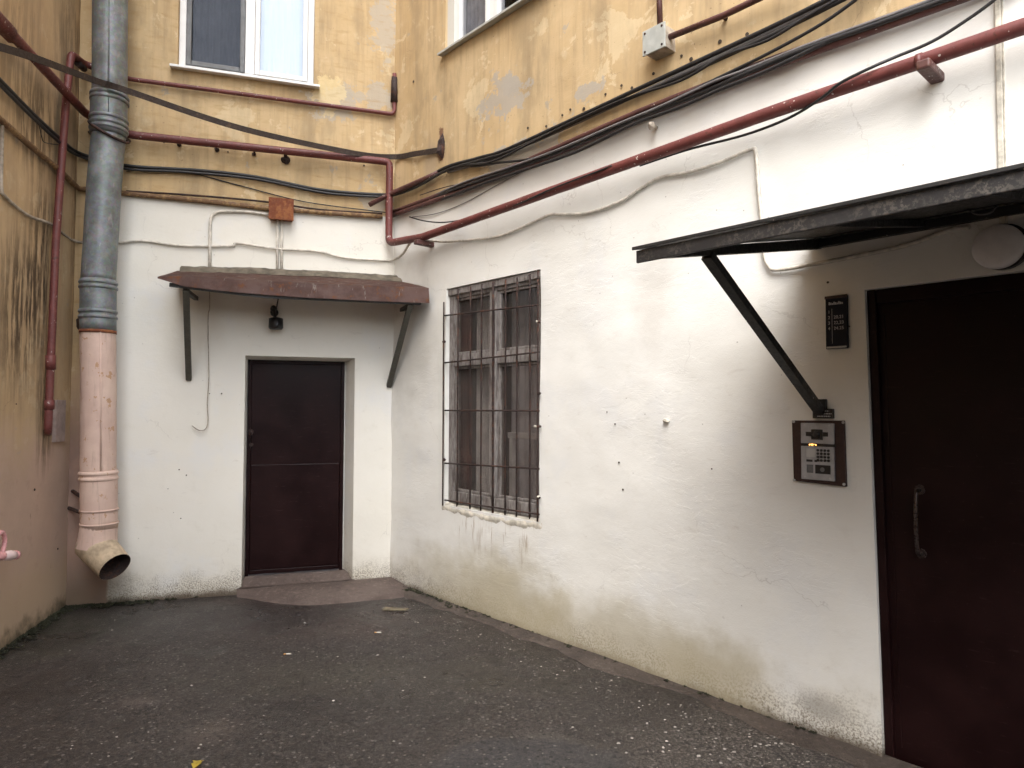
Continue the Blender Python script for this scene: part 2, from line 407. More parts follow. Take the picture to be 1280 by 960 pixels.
def wall_L_mat():
    g = G('ochre_and_pink_plaster_left', .9, 0, .25); X, Y, Z = g.sep()[:3]; v = g.o
    y, bare, n2 = yellow_paint(g, X, Z, v, .95); nz = g.noise(2.2, v, det=6, ro=.65)
    pk = g.mix(g.ss(nz, .35, .65), (.55, .40, .34), (.47, .355, .30))
    pk = g.mix(g.mul(g.ss(n2, .55, .68), .45), pk, (.36, .265, .22))
    zb = WL.sz(30, 560)[1]
    c = g.mix(g.ss(g.add(Z, g.mul(g.sub(nz, .5), 1.0)), zb - .25, zb + .30), pk, y)
    # lower ochre wash shows again near the ground
    c = g.mix(g.mul(g.ss(g.add(Z, g.mul(g.sub(nz, .5), .8)), .62, .25), .7), c, (.47, .37, .25))
    c = g.mix(.35, c, (.52, .365, .235))
    # dark algae runs beside the riser pipe
    st = g.noise(6, g.map(v, sc=(3.2, 1, .28)), det=8, ro=.72)
    for px, py, a, b, k in ((52, 330, .18, .55, 1.0), (28, 390, .28, .5, .95), (58, 500, .12, .4, .95), (50, 165, .3, .3, .7), (85, 60, .2, .5, .5), (98, 200, .12, 1.5, .6), (20, 60, .4, .5, .35)):
        s, z = WL.sz(px, py); c = g.mix(g.mul(g.mul(g.spot(X, Z, s, z, a, b, .7, nz), g.ss(st, .43, .56)), k), c, (.085, .058, .036))
    c = g.mix(g.mul(g.ss(g.noise(9, g.map(v, sc=(2.2, 1, .5)), det=6, ro=.7), .66, .72), .5), c, (.10, .07, .04))
    c = g.mix(g.mul(g.ss(g.add(Z, g.mul(g.sub(n2, .5), .35)), .14, -.03), .9), c, (.085, .07, .04))
    return g.out(c, .92, wall_bump(g, v, .55))
M['wall_R'], M['wall_B'], M['wall_L'] = wall_R_mat(), wall_B_mat(), wall_L_mat()
M['hole'] = plain('drill_hole_dark', (.075, .058, .045), .95, spec=.1)
M['rough_plaster'] = plain('rough_white_plaster', (.56, .52, .44), .95, var=.32, sc=16, bump=.8)
M['old_wood'] = None
def oldwood():
    g = G('peeling_white_window_paint', .8); v = g.o
    a = g.noise(5, g.map(sc=(6, 6, .9)), det=7, ro=.7); b = g.noise(30, g.map(sc=(2, 2, .5)), det=4)
    c = g.mix(g.ss(b, .3, .7), (.155, .135, .125), (.27, .25, .235)); pe = g.ss(a, .50, .60)
    c = g.mix(g.mul(pe, .85), c, (.10, .08, .07))
    return g.out(c, .8, g.bump(g.sub(b, pe), .6, .004))
M['old_wood'] = oldwood()
def glass(name, tint, refl, rough=.02, wave=.12, dust=0.0):
    g = G(name); t = g.t
    gl = g.n('ShaderNodeBsdfGlossy'); gl.inputs['Roughness'].default_value = rough; gl.inputs['Color'].default_value = (.95, .97, 1, 1)
    tr = g.n('ShaderNodeBsdfTransparent'); tr.inputs['Color'].default_value = (*tint, 1)
    fr = g.n('ShaderNodeFresnel'); fr.inputs['IOR'].default_value = 1.5
    wv = g.bump(g.noise(4, det=2), wave, .02); g.put(gl.inputs['Normal'], wv)
    geo = g.n('ShaderNodeNewGeometry')
    mx = g.n('ShaderNodeMixShader'); g.put(mx.inputs[0], g.mul(g.math('ADD', fr.outputs[0], refl, clamp=True), g.inv(geo.outputs['Backfacing'])))
    t.links.new(tr.outputs[0], mx.inputs[1]); t.links.new(gl.outputs[0], mx.inputs[2])
    last = mx.outputs[0]
    if dust:
        df = g.n('ShaderNodeBsdfDiffuse'); df.inputs['Color'].default_value = (.30, .275, .26, 1); m2 = g.n('ShaderNodeMixShader')
        g.put(m2.inputs[0], g.mul(g.ss(g.noise(5, g.map(sc=(2, 1, .6)), det=5), .25, .75, .35, 1.0), dust)); t.links.new(last, m2.inputs[1]); t.links.new(df.outputs[0], m2.inputs[2]); last = m2.outputs[0]
    t.links.new(last, t.nodes['Material Output'].inputs[0]); return g.m
M['pane_dirty'] = glass('dusty_pane', (.82, .79, .77), .03, .16, .12, .12)
M['pane_sky'] = glass('clean_double_glazing', (.97, .98, 1.0), .12, .01)
M['pane_net'] = glass('pane_behind_insect_net', (.42, .43, .45), .14, .06, .35)
M['pane_dim'] = glass('upper_pane_low_reflection', (.75, .75, .76), .0, .02)  # grey tinted glass without added reflection
M['curtain'] = plain('grey_net_curtain', (.46, .46, .48), .9, var=.2, sc=6)
M['curtain_red'] = plain('reddish_curtain', (.10, .05, .042), .9, var=.35, sc=6)
M['curtain_pale'] = plain('pale_curtain', (.50, .505, .505), .9, var=.2, sc=6)
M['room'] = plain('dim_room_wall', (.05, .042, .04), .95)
def doormat():
    g = G('dark_maroon_door_paint', .42, 0, .16); v = g.o
    a = g.noise(3, det=6); sc = g.noise(14, g.map(sc=(.7, 1, 5)), det=6, ro=.7); d = g.noise(40, det=3)
    c = g.mix(g.ss(a, .35, .7), (.0095, .0028, .0030), (.016, .0050, .0050))
    c = g.mix(g.mul(g.ss(sc, .60, .70), .5), c, (.045, .026, .024))
    c = g.mix(g.mul(g.ss(g.noise(90, det=2), .73, .76), .35), c, (.10, .07, .06))
    return g.out(c, g.ss(a, .3, .7, .34, .52), g.bump(g.add(g.mul(a, 2), g.mul(d, .3)), .25, .005))
M['door'] = doormat()
def canopymat():
    g = G('canopy_sheet_rust_and_lilac_paint', .6); v = g.o
    a = g.noise(4, det=7, ro=.7); b = g.noise(13, det=6, ro=.7); st = g.noise(10, g.map(sc=(2.5, 1, .6)), det=5, ro=.7)
    c = g.mix(g.ss(a, .38, .6), (.175, .098, .080), (.115, .055, .042))
    c = g.mix(g.ss(b, .56, .66), c, (.22, .085, .035))
    c = g.mix(g.mul(g.ss(st, .60, .66), .7), c, (.36, .30, .26))
    return g.out(c, g.ss(b, .3, .7, .5, .8), g.bump(g.add(a, b), .4, .005))
M['canopy'] = canopymat()
M['mortar'] = plain('mossy_mortar', (.125, .105, .078), .95, var=.4, sc=12, bump=.9)
def fasciamat():
    g = G('black_fascia_with_dust', .55); v = g.o
    a = g.noise(5, det=5); b = g.noise(60, g.map(sc=(1, 1, 1)), det=5, ro=.75); k = g.noise(2.2, g.map(sc=(1, 1, .2)), det=3)
    d = g.mul(g.ss(b, .48, .60), g.ss(k, .40, .62))
    c = g.mix(g.mul(d, .7), g.mix(a, (.016, .015, .016), (.028, .026, .026)), (.16, .14, .115))
    return g.out(c, .55, g.bump(b, .3, .002))
M['fascia'] = fasciamat()
def asphalt():
    g = G('worn_damp_asphalt', .6, 0, .5); X, Y, Z = g.sep()[:3]; v = g.o
    big = g.noise(.55, v, det=5, ro=.6); mid = g.noise(2.4, v, det=6, ro=.65); ag = g.voro(95, v, out='Color'); fine = g.noise(160, v, det=3, ro=.7)
    c = g.mix(g.ss(big, .35, .65), (.0255, .0195, .0168), (.039, .0305, .0262))
    c = g.mix(g.mul(g.ss(mid, .52, .70), .6), c, (.054, .045, .040))
    agv = g.sep(ag)[0]; stone = g.mul(g.ss(agv, .70, .95), g.ss(fine, .42, .62))
    c = g.mix(g.mul(stone, .55), c, (.17, .15, .14)); c = g.mix(g.mul(g.ss(agv, .30, .05), .75), c, (.014, .012, .012))
    stone2 = g.ss(g.voro(38, v), .09, .05); c = g.mix(g.mul(g.mul(stone2, g.ss(mid, .45, .6)), .6), c, (.25, .22, .19))
    def sp(px, py, a, b, soft, col, k, n=mid):
        nonlocal c
        p = ground_at(px, py); m = g.spot(X, Y, p.x, p.y, a, b, soft, n); c = g.mix(g.mul(m, k), c, col); return m
    sp(390, 775, .95, .42, .6, (.062, .040, .034), .75)          # reddish wash by the step
    sp(320, 752, .30, .10, .6, (.085, .045, .036), .6)
    w1 = sp(190, 775, 1.1, .45, .6, (.026, .022, .022), .75)     # damp corner
    w1 = g.mul(w1, .9)
    sp(262, 912, .12, .11, .9, (.105, .082, .068), .55, fine); sp(172, 876, .10, .05, .8, (.11, .085, .075), .5, fine)
    sp(480, 845, .9, .25, .7, (.058, .050, .036), .5)
    sp(60, 790, .55, .5, .7, (.040, .042, .028), .6)             # algae by the left wall
    sp(560, 760, .3, .2, .6, (.030, .027, .022), .7)
    p = ground_at(655, 952); dd = g.spot(X, Y, p.x, p.y, .42, .22, .12, g.noise(1.5, v, det=2)); c = g.mix(g.mul(dd, .75), c, (.038, .036, .038))
    rim = g.mul(g.spot(X, Y, p.x, p.y, .47, .26, .12, g.noise(1.5, v, det=2)), g.inv(dd)); c = g.mix(g.mul(g.mul(rim, .5), g.ss(mid, .42, .56)), c, (.10, .088, .072))
    p = ground_at(960, 935); gr = g.spot(X, Y, p.x, p.y, .55, .40, .6, mid)
    c = g.mix(g.mul(g.mul(gr, g.ss(g.noise(75, v, det=3), .48, .58)), .7), c, (.19, .165, .145))
    c = g.mix(g.mul(crack(g, v, .7), .8), c, (.012, .010, .009))
    pt = g.ss(g.noise(.8, g.map(v, loc=(4, 9, 0)), det=7, ro=.62, dist=.5), .555, .575); c = g.mix(g.mul(pt, .35), c, (.060, .050, .045))
    wet = g.mul(g.ss(g.noise(.9, g.map(v, loc=(1, 5, 0)), det=6, ro=.6), .50, .57), g.ss(Y, 2.6, 4.2)); c = g.mix(g.mul(wet, .55), c, (.020, .0165, .0155))
    gra = g.noise(48, v, det=5, ro=.8); c = g.mix(g.mul(g.ss(gra, .53, .62), .62), c, (.098, .083, .074)); c = g.mix(g.mul(g.ss(gra, .47, .39), .7), c, (.010, .009, .009))
    cell = g.sep(g.voro(46, v, out='Color'))[1]; cd_ = g.voro(46, v)
    c = g.mix(g.mul(g.mul(g.ss(cell, .86, .90), g.ss(cd_, .42, .28)), .75), c, (.19, .17, .155)); c = g.mix(g.mul(g.mul(g.ss(cell, .16, .10), g.ss(cd_, .55, .40)), .8), c, (.007, .006, .006))
    gr2 = g.noise(110, v, det=3, ro=.7); c = g.mix(g.mul(g.ss(gr2, .60, .68), .6), c, (.17, .15, .14))
    ro = g.ss(g.add(big, g.mul(g.sub(mid, .5), .5)), .35, .65, .42, .66); ro = g.sub(ro, g.mul(w1, .16)); ro = g.sub(ro, g.mul(wet, .18))
    h = g.add(g.mul(agv, .5), g.mul(fine, .5)); n = g.bump(mid, .35, .03); n = g.bump(g.add(h, gra), .8, .009, n)
    return g.out(c, ro, n)
M['asphalt'] = asphalt()
def dirt(name, a, b, wet=.9, sc=40):
    g = G(name, wet); n1 = g.noise(3, det=6); n2 = g.noise(sc, det=5, ro=.7); n3 = g.voro(70, out='Color')
    c = g.mix(g.ss(n1, .35, .65), a, b); c = g.mix(g.mul(g.ss(n2, .55, .66), .5), c, tuple(x * 1.9 for x in b)); c = g.mix(g.mul(g.ss(n2, .44, .34), .5), c, tuple(x * .45 for x in a))
    return g.out(c, wet, g.bump(n2, .8, .012))
M['dirt'] = dirt('brown_earth_and_old_concrete', (.050, .038, .031), (.082, .064, .052))
M['step'] = dirt('reddish_worn_concrete', (.085, .061, .052), (.125, .094, .080), .8, 25)
M['moss'] = dirt('dark_moss', (.020, .021, .011), (.036, .037, .017), .95)
M['chip'] = plain('pale_stone_and_paint_chips', (.32, .295, .265), .85, var=.6, sc=2.2)
M['leaf'] = plain('yellow_leaf', (.62, .48, .08), .6)
M['butt'] = plain('cigarette_paper', (.70, .66, .58), .8)
M['filter'] = plain('cigarette_filter', (.50, .27, .10), .8)
M['card'] = plain('straw_coloured_board', (.15, .125, .08), .9, var=.3)

# ------------------------------------------------------------------ walls
def wall_bm(W, s0, s1, z0, z1, ops, amp, step=.05, zfine=4.9, far=None):
    """plaster sheet with real openings and reveals, gently uneven"""
    def lines(a, b, cuts, fine):
        br_ = sorted({a, b, *[c for c in cuts if a < c < b]}); out = []
        for p, q in zip(br_, br_[1:]):
            st = step if fine(.5 * (p + q)) else .45
            if q - p > 2 and not (fine(p) == fine(q)): st = .12
            k = max(1, round((q - p) / st)); out += [p + (q - p) * i / k for i in range(k)]
        return out + [b]
    S = lines(s0, s1, [e for o in ops for e in (o['s0'], o['s1'])] + ([far] if far is not None else []), lambda s: far is None or (s < far if far > 0 else s > far))
    Z = lines(z0, z1, [e for o in ops for e in (o['z0'], o['z1'])] + [zfine], lambda z: z < zfine)
    bm = BM()
    def warp(s, z):
        for o in ops:
            if o.get('g'): s += o['g'] * z * max(0, min(1, (s - o['s0'] + .6) / .6))
        return s
    def d(s, z):
        q = Vector((s, 3.1 * W.o.x, z))
        return amp * (noise.noise(q * .9) + .45 * noise.noise(q * 2.7) + .22 * noise.noise(q * 7.5) + .08 * noise.noise(q * 19))
    V = [[bm.verts.new(W.w(warp(s, z), d(s, z), z)) for s in S] for z in Z]
    mid = lambda L, i: .5 * (L[i] + L[i + 1])
    for j in range(len(Z) - 1):
        for i in range(len(S) - 1):
            x, y = mid(S, i), mid(Z, j)
            if any(o['s0'] < x < o['s1'] and o['z0'] < y < o['z1'] for o in ops): continue
            bm.faces.new((V[j][i], V[j][i + 1], V[j + 1][i + 1], V[j + 1][i])).smooth = True
    for o in ops:
        si = [i for i, s in enumerate(S) if o['s0'] - 1e-6 <= s <= o['s1'] + 1e-6]; zi = [j for j, z in enumerate(Z) if o['z0'] - 1e-6 <= z <= o['z1'] + 1e-6]
        i0, i1, j0, j1 = si[0], si[-1], zi[0], zi[-1]; dp = o['depth']; l, r, tp = o.get('splay', (0, 0, 0))
        def deep(i, j):
            s, z = S[i], Z[j]; k = (s - o['s0']) / (o['s1'] - o['s0'])
            s2 = s + l * (1 - k) - r * k; kz = (z - o['z0']) / (o['z1'] - o['z0'])
            return bm.verts.new(W.w(warp(s2, z), -dp, z - tp * kz))
        def strip(keys):
            D = [deep(i, j) for i, j in keys]; F = [bm.verts.new(V[j][i].co) for i, j in keys]
            for k in range(len(keys) - 1): bm.faces.new((F[k], F[k + 1], D[k + 1], D[k]))
        strip([(i0, j) for j in zi]); strip([(i1, j) for j in zi]); strip([(i, j1) for i in si]); strip([(i, j0) for i in si])
    return bm
WALL_TOP = 11.0
# back wall openings
dB0, _ = WB.sz(304, 600); dB1, _ = WB.sz(442, 600); _, dBt = WB.sz(375, 446)
wB0, _ = WB.sz(222, 60); wB1, _ = WB.sz(393, 60); wBz = .5 * (WB.sz(225, 84)[1] + WB.sz(390, 107)[1])
door_b = dict(s0=dB0, s1=dB1, z0=-.05, z1=dBt, depth=.24, splay=(.012, .075, .03))
win_b = dict(s0=wB0, s1=wB1, z0=wBz, z1=wBz + 1.55, depth=.10)
# right wall openings
wR0, _ = WR.sz(557, 500); wR1, _ = WR.sz(675, 500); wRt = .5 * (WR.sz(557, 362)[1] + WR.sz(673, 336)[1]); wRb = .5 * (WR.sz(557, 634)[1] + WR.sz(676, 650)[1])
uR0, _ = WR.sz(557, 40); uRz = WR.sz(557, 66)[1]; uR1 = uR0 + 1.3
sd0 = WR.sz(1103, 955)[0]; st_, zdt = WR.sz(1080, 362); gD = (st_ - sd0) / zdt
win_r = dict(s0=wR0, s1=wR1, z0=wRb, z1=wRt, depth=.13)
upw_r = dict(s0=uR0, s1=uR1, z0=uRz, z1=uRz + 1.55, depth=.14)
DW = 1.02
door_r = dict(s0=sd0, s1=sd0 + DW, z0=-.05, z1=zdt, depth=.10, g=gD)
print('geom', C_BR, C_LB, LB_LEN, 'bnd', zBND_R, zBND_B0, zBND_B1, 'winR', wR0, wR1, wRb, wRt, 'doorR', sd0, zdt, gD, 'doorB', dB0, dB1, dBt, 'corner y', project(C_LB))

bm = wall_bm(WB, -.06, LB_LEN + .02, -.15, WALL_TOP, [door_b, win_b], .010)
def holes(bm, W, lst):
    for px, py, r in lst:
        c = W.p(px, py, .004); k = len(bm.faces); disc(bm, c, W.n, r * .72, .004, 9)
        bm.faces.ensure_lookup_table()
        for f in bm.faces[k:]: f.material_index = 1
holes(bm, WB, [(545, 0, .01)] if 0 else [(205, 178, .012), (225, 180, .010), (262, 492, .006), (277, 492, .009), (224, 587, .008), (233, 594, .008), (210, 611, .005), (226, 648, .007), (285, 190, .01), (455, 207, .012)])
wall_b = obj('back_wall', bm, [M['wall_B'], M['hole']], frame=WB.M, label='narrow end wall, ochre above and whitewashed below, with a small dark door', cat='wall', kind='thing')
bm = wall_bm(WR, -.02, 7.2, -.15, WALL_TOP, [win_r, upw_r, door_r], .016, far=sd0 + 1.4)
holes(bm, WR, [(757, 118, .012), (790, 110, .014), (713, 137, .012), (730, 136, .016), (703, 144, .011), (683, 158, .014), (660, 160, .013), (817, 92, .013), (864, 74, .017), (900, 52, .016), (852, 70, .012), (934, 43, .015), (777, 107, .012), (517, 102, .016),
               (759, 515, .006), (769, 530, .007), (774, 578, .008), (779, 612, .009), (890, 586, .006), (1035, 353, .008), (1062, 408, .005)])
wall_r = obj('right_wall', bm, [M['wall_R'], M['hole']], frame=WR.M, label='long white plastered wall with barred window, ochre paint along its top', cat='wall', kind='thing')
# left wall: its unseen wing behind the camera is added to shape the light
bm = wall_bm(WL, -7.6, .04, -.15, WALL_TOP, [], .012, far=-3.6)
holes(bm, WL, [(43, 612, .012), (72, 686, .010), (20, 505, .006)])
a = WL.w(-7.6, 0, 0); b = WR.w(7.2, 0, 0)
def light_wing_panel(p, q, h):
    n = 24; grid(bm, [[p.lerp(q, i / n) + Vector((0, 0, z)) for i in range(n + 1)] for z in (-.15, h * .5, h)], 2)
c_ = Vector((b.x + .6, a.y - .4, 0)); light_wing_panel(a, c_, 3.0); light_wing_panel(c_, b, 3.0)
wall_l = obj('left_wall', bm, [M['wall_L'], M['hole'], plain('grey_light_shaping_wing', (.36, .345, .31), .9)], frame=WL.M, label='stained ochre wall at left fading to pink, algae streaks along its riser pipe', cat='wall', kind='thing')

# ---- back door (part of the back wall)
ds0, ds1 = WB.sz(308, 600, -.2)[0], WB.sz(429, 600, -.2)[0]; dt = WB.sz(370, 451, -.2)[1]
zst = WB.sz(365, 716, -.2)[1]
bm = BM(); wbox(bm, WB, ds0 + .03, ds1 - .03, -.23, -.195, zst + .01, dt - .03, .004)
zseam = WB.sz(360, 580, -.2)[1]
wbox(bm, WB, ds0 + .035, ds1 - .035, -.2, -.186, zst + .05, zseam, .006);
wbox(bm, WB, ds0 + .04, ds1 - .04, -.2, -.178, zst + .012, zst + .05, .005)
d1 = obj('door', bm, M['door'], wall_b, label='dark maroon steel door with a worn seam across its middle')
bm = BM()
wbox(bm, WB, ds0, ds0 + .03, -.24, -.18, zst, dt, .003); wbox(bm, WB, ds1 - .03, ds1, -.24, -.18, zst, dt, .003); wbox(bm, WB, ds0 + .031, ds1 - .031, -.24, -.18, dt - .03, dt, .003)
obj('door_frame', bm, M['door'], d1)
bm = BM(); p = WB.p(313, 540, -.18); disc(bm, p, WB.n, .028, .010, 16); disc(bm, p + WB.n * .010, WB.n, .011, .022, 12, dome=.006); 
obj('handle', bm, M['dark_rust'], d1)
bm = BM(); p = WB.p(314, 556, -.18); disc(bm, p, WB.n, .018, .01, 14); obj('lock', bm, M['dark_rust'], d1)
bm = BM()                                                     # plastered backing of the recess round the door
zt2 = dBt - .02
wbox(bm, WB, dB0 + .0, ds0 - .002, -.30, -.215, -.05, zt2); wbox(bm, WB, ds1 + .002, dB1 + .02, -.30, -.215, -.05, zt2); wbox(bm, WB, ds0 - .001, ds1 + .001, -.30, -.217, dt + .002, dBt + .05)
obj('recess_plaster', bm, M['wall_B'], wall_b)

# ---- white upper window in the back wall
def pvc_window(wall, W, s0, s1, z0, z1, dp, split, net=None, label=None, curtains=()):
    bm = BM(); fw = .055
    wbox(bm, W, s0, s0 + fw, -dp - .06, -dp + .012, z0, z1, .004); wbox(bm, W, s1 - fw, s1, -dp - .06, -dp + .012, z0, z1, .004)
    wbox(bm, W, s0 + fw + .001, s1 - fw - .001, -dp - .06, -dp + .012, z0, z0 + fw, .004); wbox(bm, W, s0 + fw + .001, s1 - fw - .001, -dp - .06, -dp + .012, z1 - fw, z1, .004)
    wbox(bm, W, split - .04, split + .04, -dp - .06, -dp + .012, z0 + fw + .001, z1 - fw - .001, .004)
    w = obj('window', bm, M['white_pvc'], wall, label=label)
    for k, (a, b) in enumerate(((s0 + fw, split - .04), (split + .04, s1 - fw))):
        bm = BM(); sw = .042; zz0, zz1 = z0 + fw + .002, z1 - fw - .002
        a += .002; b -= .002
        wbox(bm, W, a, a + sw, -dp - .05, -dp + .022, zz0, zz1, .006); wbox(bm, W, b - sw, b, -dp - .05, -dp + .022, zz0, zz1, .006)
        wbox(bm, W, a + sw + .001, b - sw - .001, -dp - .05, -dp + .022, zz0, zz0 + sw, .006); wbox(bm, W, a + sw + .001, b - sw - .001, -dp - .05, -dp + .022, zz1 - sw, zz1, .006)
        obj('casement', bm, M['grey_rubber'] if net == k else M['white_pvc'], w)
        bm = BM(); wbox(bm, W, a + sw - .003, b - sw + .003, -dp - .02, -dp - .008, zz0 + sw - .003, zz1 - sw + .003)
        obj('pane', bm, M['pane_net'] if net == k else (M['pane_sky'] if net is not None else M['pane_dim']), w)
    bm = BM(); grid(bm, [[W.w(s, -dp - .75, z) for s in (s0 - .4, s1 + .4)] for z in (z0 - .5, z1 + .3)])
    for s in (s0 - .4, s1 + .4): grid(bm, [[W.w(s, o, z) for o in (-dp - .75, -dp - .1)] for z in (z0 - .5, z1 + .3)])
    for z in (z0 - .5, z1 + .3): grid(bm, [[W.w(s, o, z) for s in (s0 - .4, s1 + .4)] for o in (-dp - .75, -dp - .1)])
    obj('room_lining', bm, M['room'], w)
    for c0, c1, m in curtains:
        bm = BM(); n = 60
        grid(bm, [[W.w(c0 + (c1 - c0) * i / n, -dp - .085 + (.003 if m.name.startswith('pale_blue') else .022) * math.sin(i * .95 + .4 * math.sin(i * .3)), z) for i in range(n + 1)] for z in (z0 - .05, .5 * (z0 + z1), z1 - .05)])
        obj('curtain', bm, m, w, smooth=True)  # also carries the sheet that stands in for mirrored sky
    return w
spl = WB.sz(313, 50, -.1)[0]
w1 = pvc_window(wall_b, WB, wB0 + .001, wB1 - .001, wBz + .001, wBz + 1.549, .075, spl, net=0, label='white double window with an insect net on its left leaf', curtains=((wB0 + .05, spl - .02, M['curtain']), (spl + .02, wB1 - .03, plain('pale_blue_sky_stand_in', (.50, .60, .70), .8, var=.04, sc=3)),))  # pale blue sheet behind the right pane imitates reflected sky
bm = BM(); zs = wBz
P = [WB.w(wB0 - .05, .075, zs - .035), WB.w(wB1 + .05, .075, zs - .035), WB.w(wB1 + .05, -.07, zs - .012), WB.w(wB0 - .05, -.07, zs - .012)]
hexa(bm, P + [q + Vector((0, 0, .022)) for q in P], .004); obj('sill', bm, M['white_pvc'], w1)
w2 = pvc_window(wall_r, WR, uR0 + .001, uR1 - .001, uRz + .001, uRz + 1.549, .10, uR0 + .52, label='white upper window with a grey curtain, seen from below', curtains=((uR0 + .03, uR0 + .5, M['curtain']),))
bm = BM(); zs = uRz
P = [WR.w(uR0 - .04, .06, zs - .03), WR.w(uR1 + .04, .06, zs - .03), WR.w(uR1 + .04, -.09, zs - .008), WR.w(uR0 - .04, -.09, zs - .008)]
hexa(bm, P + [q + Vector((0, 0, .02)) for q in P], .003); obj('sill', bm, M['box_grey'], w2)

# ---- barred old window in the right wall
dp = .032; bm = BM(); W = WR
fw = .075
wbox(bm, W, wR0 + .002, wR0 + fw, -dp - .07, -dp, wRb + .02, wRt - .002, .006); wbox(bm, W, wR1 - fw * .5, wR1 - .002, -dp - .07, -dp, wRb + .02, wRt - .002, .006)
wbox(bm, W, wR0 + fw + .001, wR1 - fw * .5 - .001, -dp - .07, -dp, wRt - .09, wRt - .002, .006); wbox(bm, W, wR0 + fw + .001, wR1 - fw * .5 - .001, -dp - .07, -dp + .01, wRb + .02, wRb + .12, .006)
sm = WR.sz(617, 500, -dp)[0]; ztr = WR.sz(617, 444, -dp)[1]
wbox(bm, W, sm - .04, sm + .04, -dp - .07, -dp + .015, wRb + .121, wRt - .091, .008)
wbox(bm, W, wR0 + fw + .001, sm - .041, -dp - .07, -dp + .006, ztr - .07, ztr + .03, .006); wbox(bm, W, sm + .041, wR1 - fw * .5 - .001, -dp - .07, -dp + .006, ztr - .07, ztr + .03, .006)
wbox(bm, W, wR0 + .003, wR1 - .003, -dp + .001, -dp + .018, wRt - .06, wRt - .003, .005)
ow = obj('window', bm, M['old_wood'], wall_r, label='old wooden window with peeling white paint and dusty panes')
for a, b in ((wR0 + fw, sm - .04), (sm + .04, wR1 - fw * .5)):
    for z0, z1 in ((wRb + .12, ztr - .07), (ztr + .03, wRt - .09)):
        bm = BM(); q = .02; a2, b2, z02, z12 = a + .002, b - .002, z0 + .002, z1 - .002
        wbox(bm, W, a2, a2 + q, -dp - .055, -dp - .012, z02, z12, .004); wbox(bm, W, b2 - q, b2, -dp - .055, -dp - .012, z02, z12, .004)
        wbox(bm, W, a2 + q + .001, b2 - q - .001, -dp - .055, -dp - .012, z02, z02 + q, .004); wbox(bm, W, a2 + q + .001, b2 - q - .001, -dp - .055, -dp - .012, z12 - q, z12, .004)
        obj('casement', bm, M['old_wood'], ow)
        bm = BM(); wbox(bm, W, a2 + q - .002, b2 - q + .002, -dp - .036, -dp - .031, z02 + q - .002, z12 - q + .002); obj('pane', bm, M['pane_dirty'], ow)
bm = BM(); zi = WR.sz(648, 545, -dp - .12)[1]; wbox(bm, W, sm + .03, wR1 + .1, -dp - .16, -dp - .12, zi - .02, zi + .025, .003); wbox(bm, W, sm + .05, sm + .085, -dp - .16, -dp - .12, wRb, zi - .021, .003); obj('inner_frame', bm, M['curtain_pale'], ow)
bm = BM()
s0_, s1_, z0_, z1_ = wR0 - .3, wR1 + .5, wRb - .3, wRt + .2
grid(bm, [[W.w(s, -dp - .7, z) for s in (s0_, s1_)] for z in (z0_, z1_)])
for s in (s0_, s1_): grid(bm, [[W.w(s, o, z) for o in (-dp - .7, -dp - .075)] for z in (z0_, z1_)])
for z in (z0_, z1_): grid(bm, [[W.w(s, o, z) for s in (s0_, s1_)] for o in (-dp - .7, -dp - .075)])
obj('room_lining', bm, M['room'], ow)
def curtain(px0, px1, m, o):
    c0 = WR.sz(px0, 500, o)[0]; c1 = WR.sz(px1, 500, o)[0]; bm = BM(); n = 40
    grid(bm, [[W.w(c0 + (c1 - c0) * i / n, o + .02 * math.sin(i * .9), z) for i in range(n + 1)] for z in (wRb, .5 * (wRb + wRt), wRt + .1)]); obj('curtain', bm, m, ow, smooth=True)
curtain(575, 588, M['curtain_red'], -dp - .13); curtain(597, 613, M['curtain_pale'], -dp - .15); curtain(640, 690, M['curtain'], -dp - .34)
bm = BM(); n = 46                                             # lumpy plaster sill, washed white
rows = []
for k, (o, zz) in enumerate(((-.10, .03), (-.05, .026), (-.012, .014), (.004, -.004), (.006, -.03), (-.004, -.07))):
    r = []
    for i in range(n + 1):
        s = wR0 - .03 + (wR1 - wR0 + .06) * i / n; q = Vector((s * 9, o * 30, k))
        r.append(W.w(s, o + .009 * noise.noise(q * 2.3) + (.003 if 0 < k < 5 else 0), wRb + zz + .010 * noise.noise(q * 1.2) + .007 * noise.noise(q * 4.1) - .02 * math.sin(math.pi * i / n) * (k > 1)))
    rows.append(r)
grid(bm, rows); obj('sill', bm, M['rough_plaster'], ow, smooth=True)

# ---- security grille: its own thing, bolted over the window
grille = thing('window_grille', None, 'rusty dark steel security grille bolted over the old window', 'grille', frame=wframe(WR, wR0, .02, wRb))
zg0 = WR.sz(600, 648, .02)[1]; zg1 = WR.sz(600, 358, .02)[1]
for k, px in enumerate((555.5, 568.5, 584, 598, 612.5, 628, 642.5, 658.5, 674)):
    s = WR.sz(px, 512, .02)[0]; s_b = s + random.uniform(-.006, .006)
    top = WR.sz(px, 378, .02)[1] if k == 0 else (wRt - .02); bot = WR.sz(px, 632 + (px - 556) * .17, .02)[1]
    o = .03 if k in (0, 8) else -.012
    bm = BM(); tube(bm, dense([W.w(s_b, o, bot), W.w(s, o + .004, top)], .2), .0062 if k not in (4,) else .009, 8)
    if k == 8:
        for yy in (402, 492, 533, 622):
            q = WR.p(674, yy, .03); blob_mesh(bm, q, .016, .016, .012, 1, .4)
    if k == 0:
        for yy in (427, 575): q = WR.p(555, yy, .03); blob_mesh(bm, q, .018, .018, .014, 1, .4)
    obj('bar', bm, M['dark_rust'], grille)
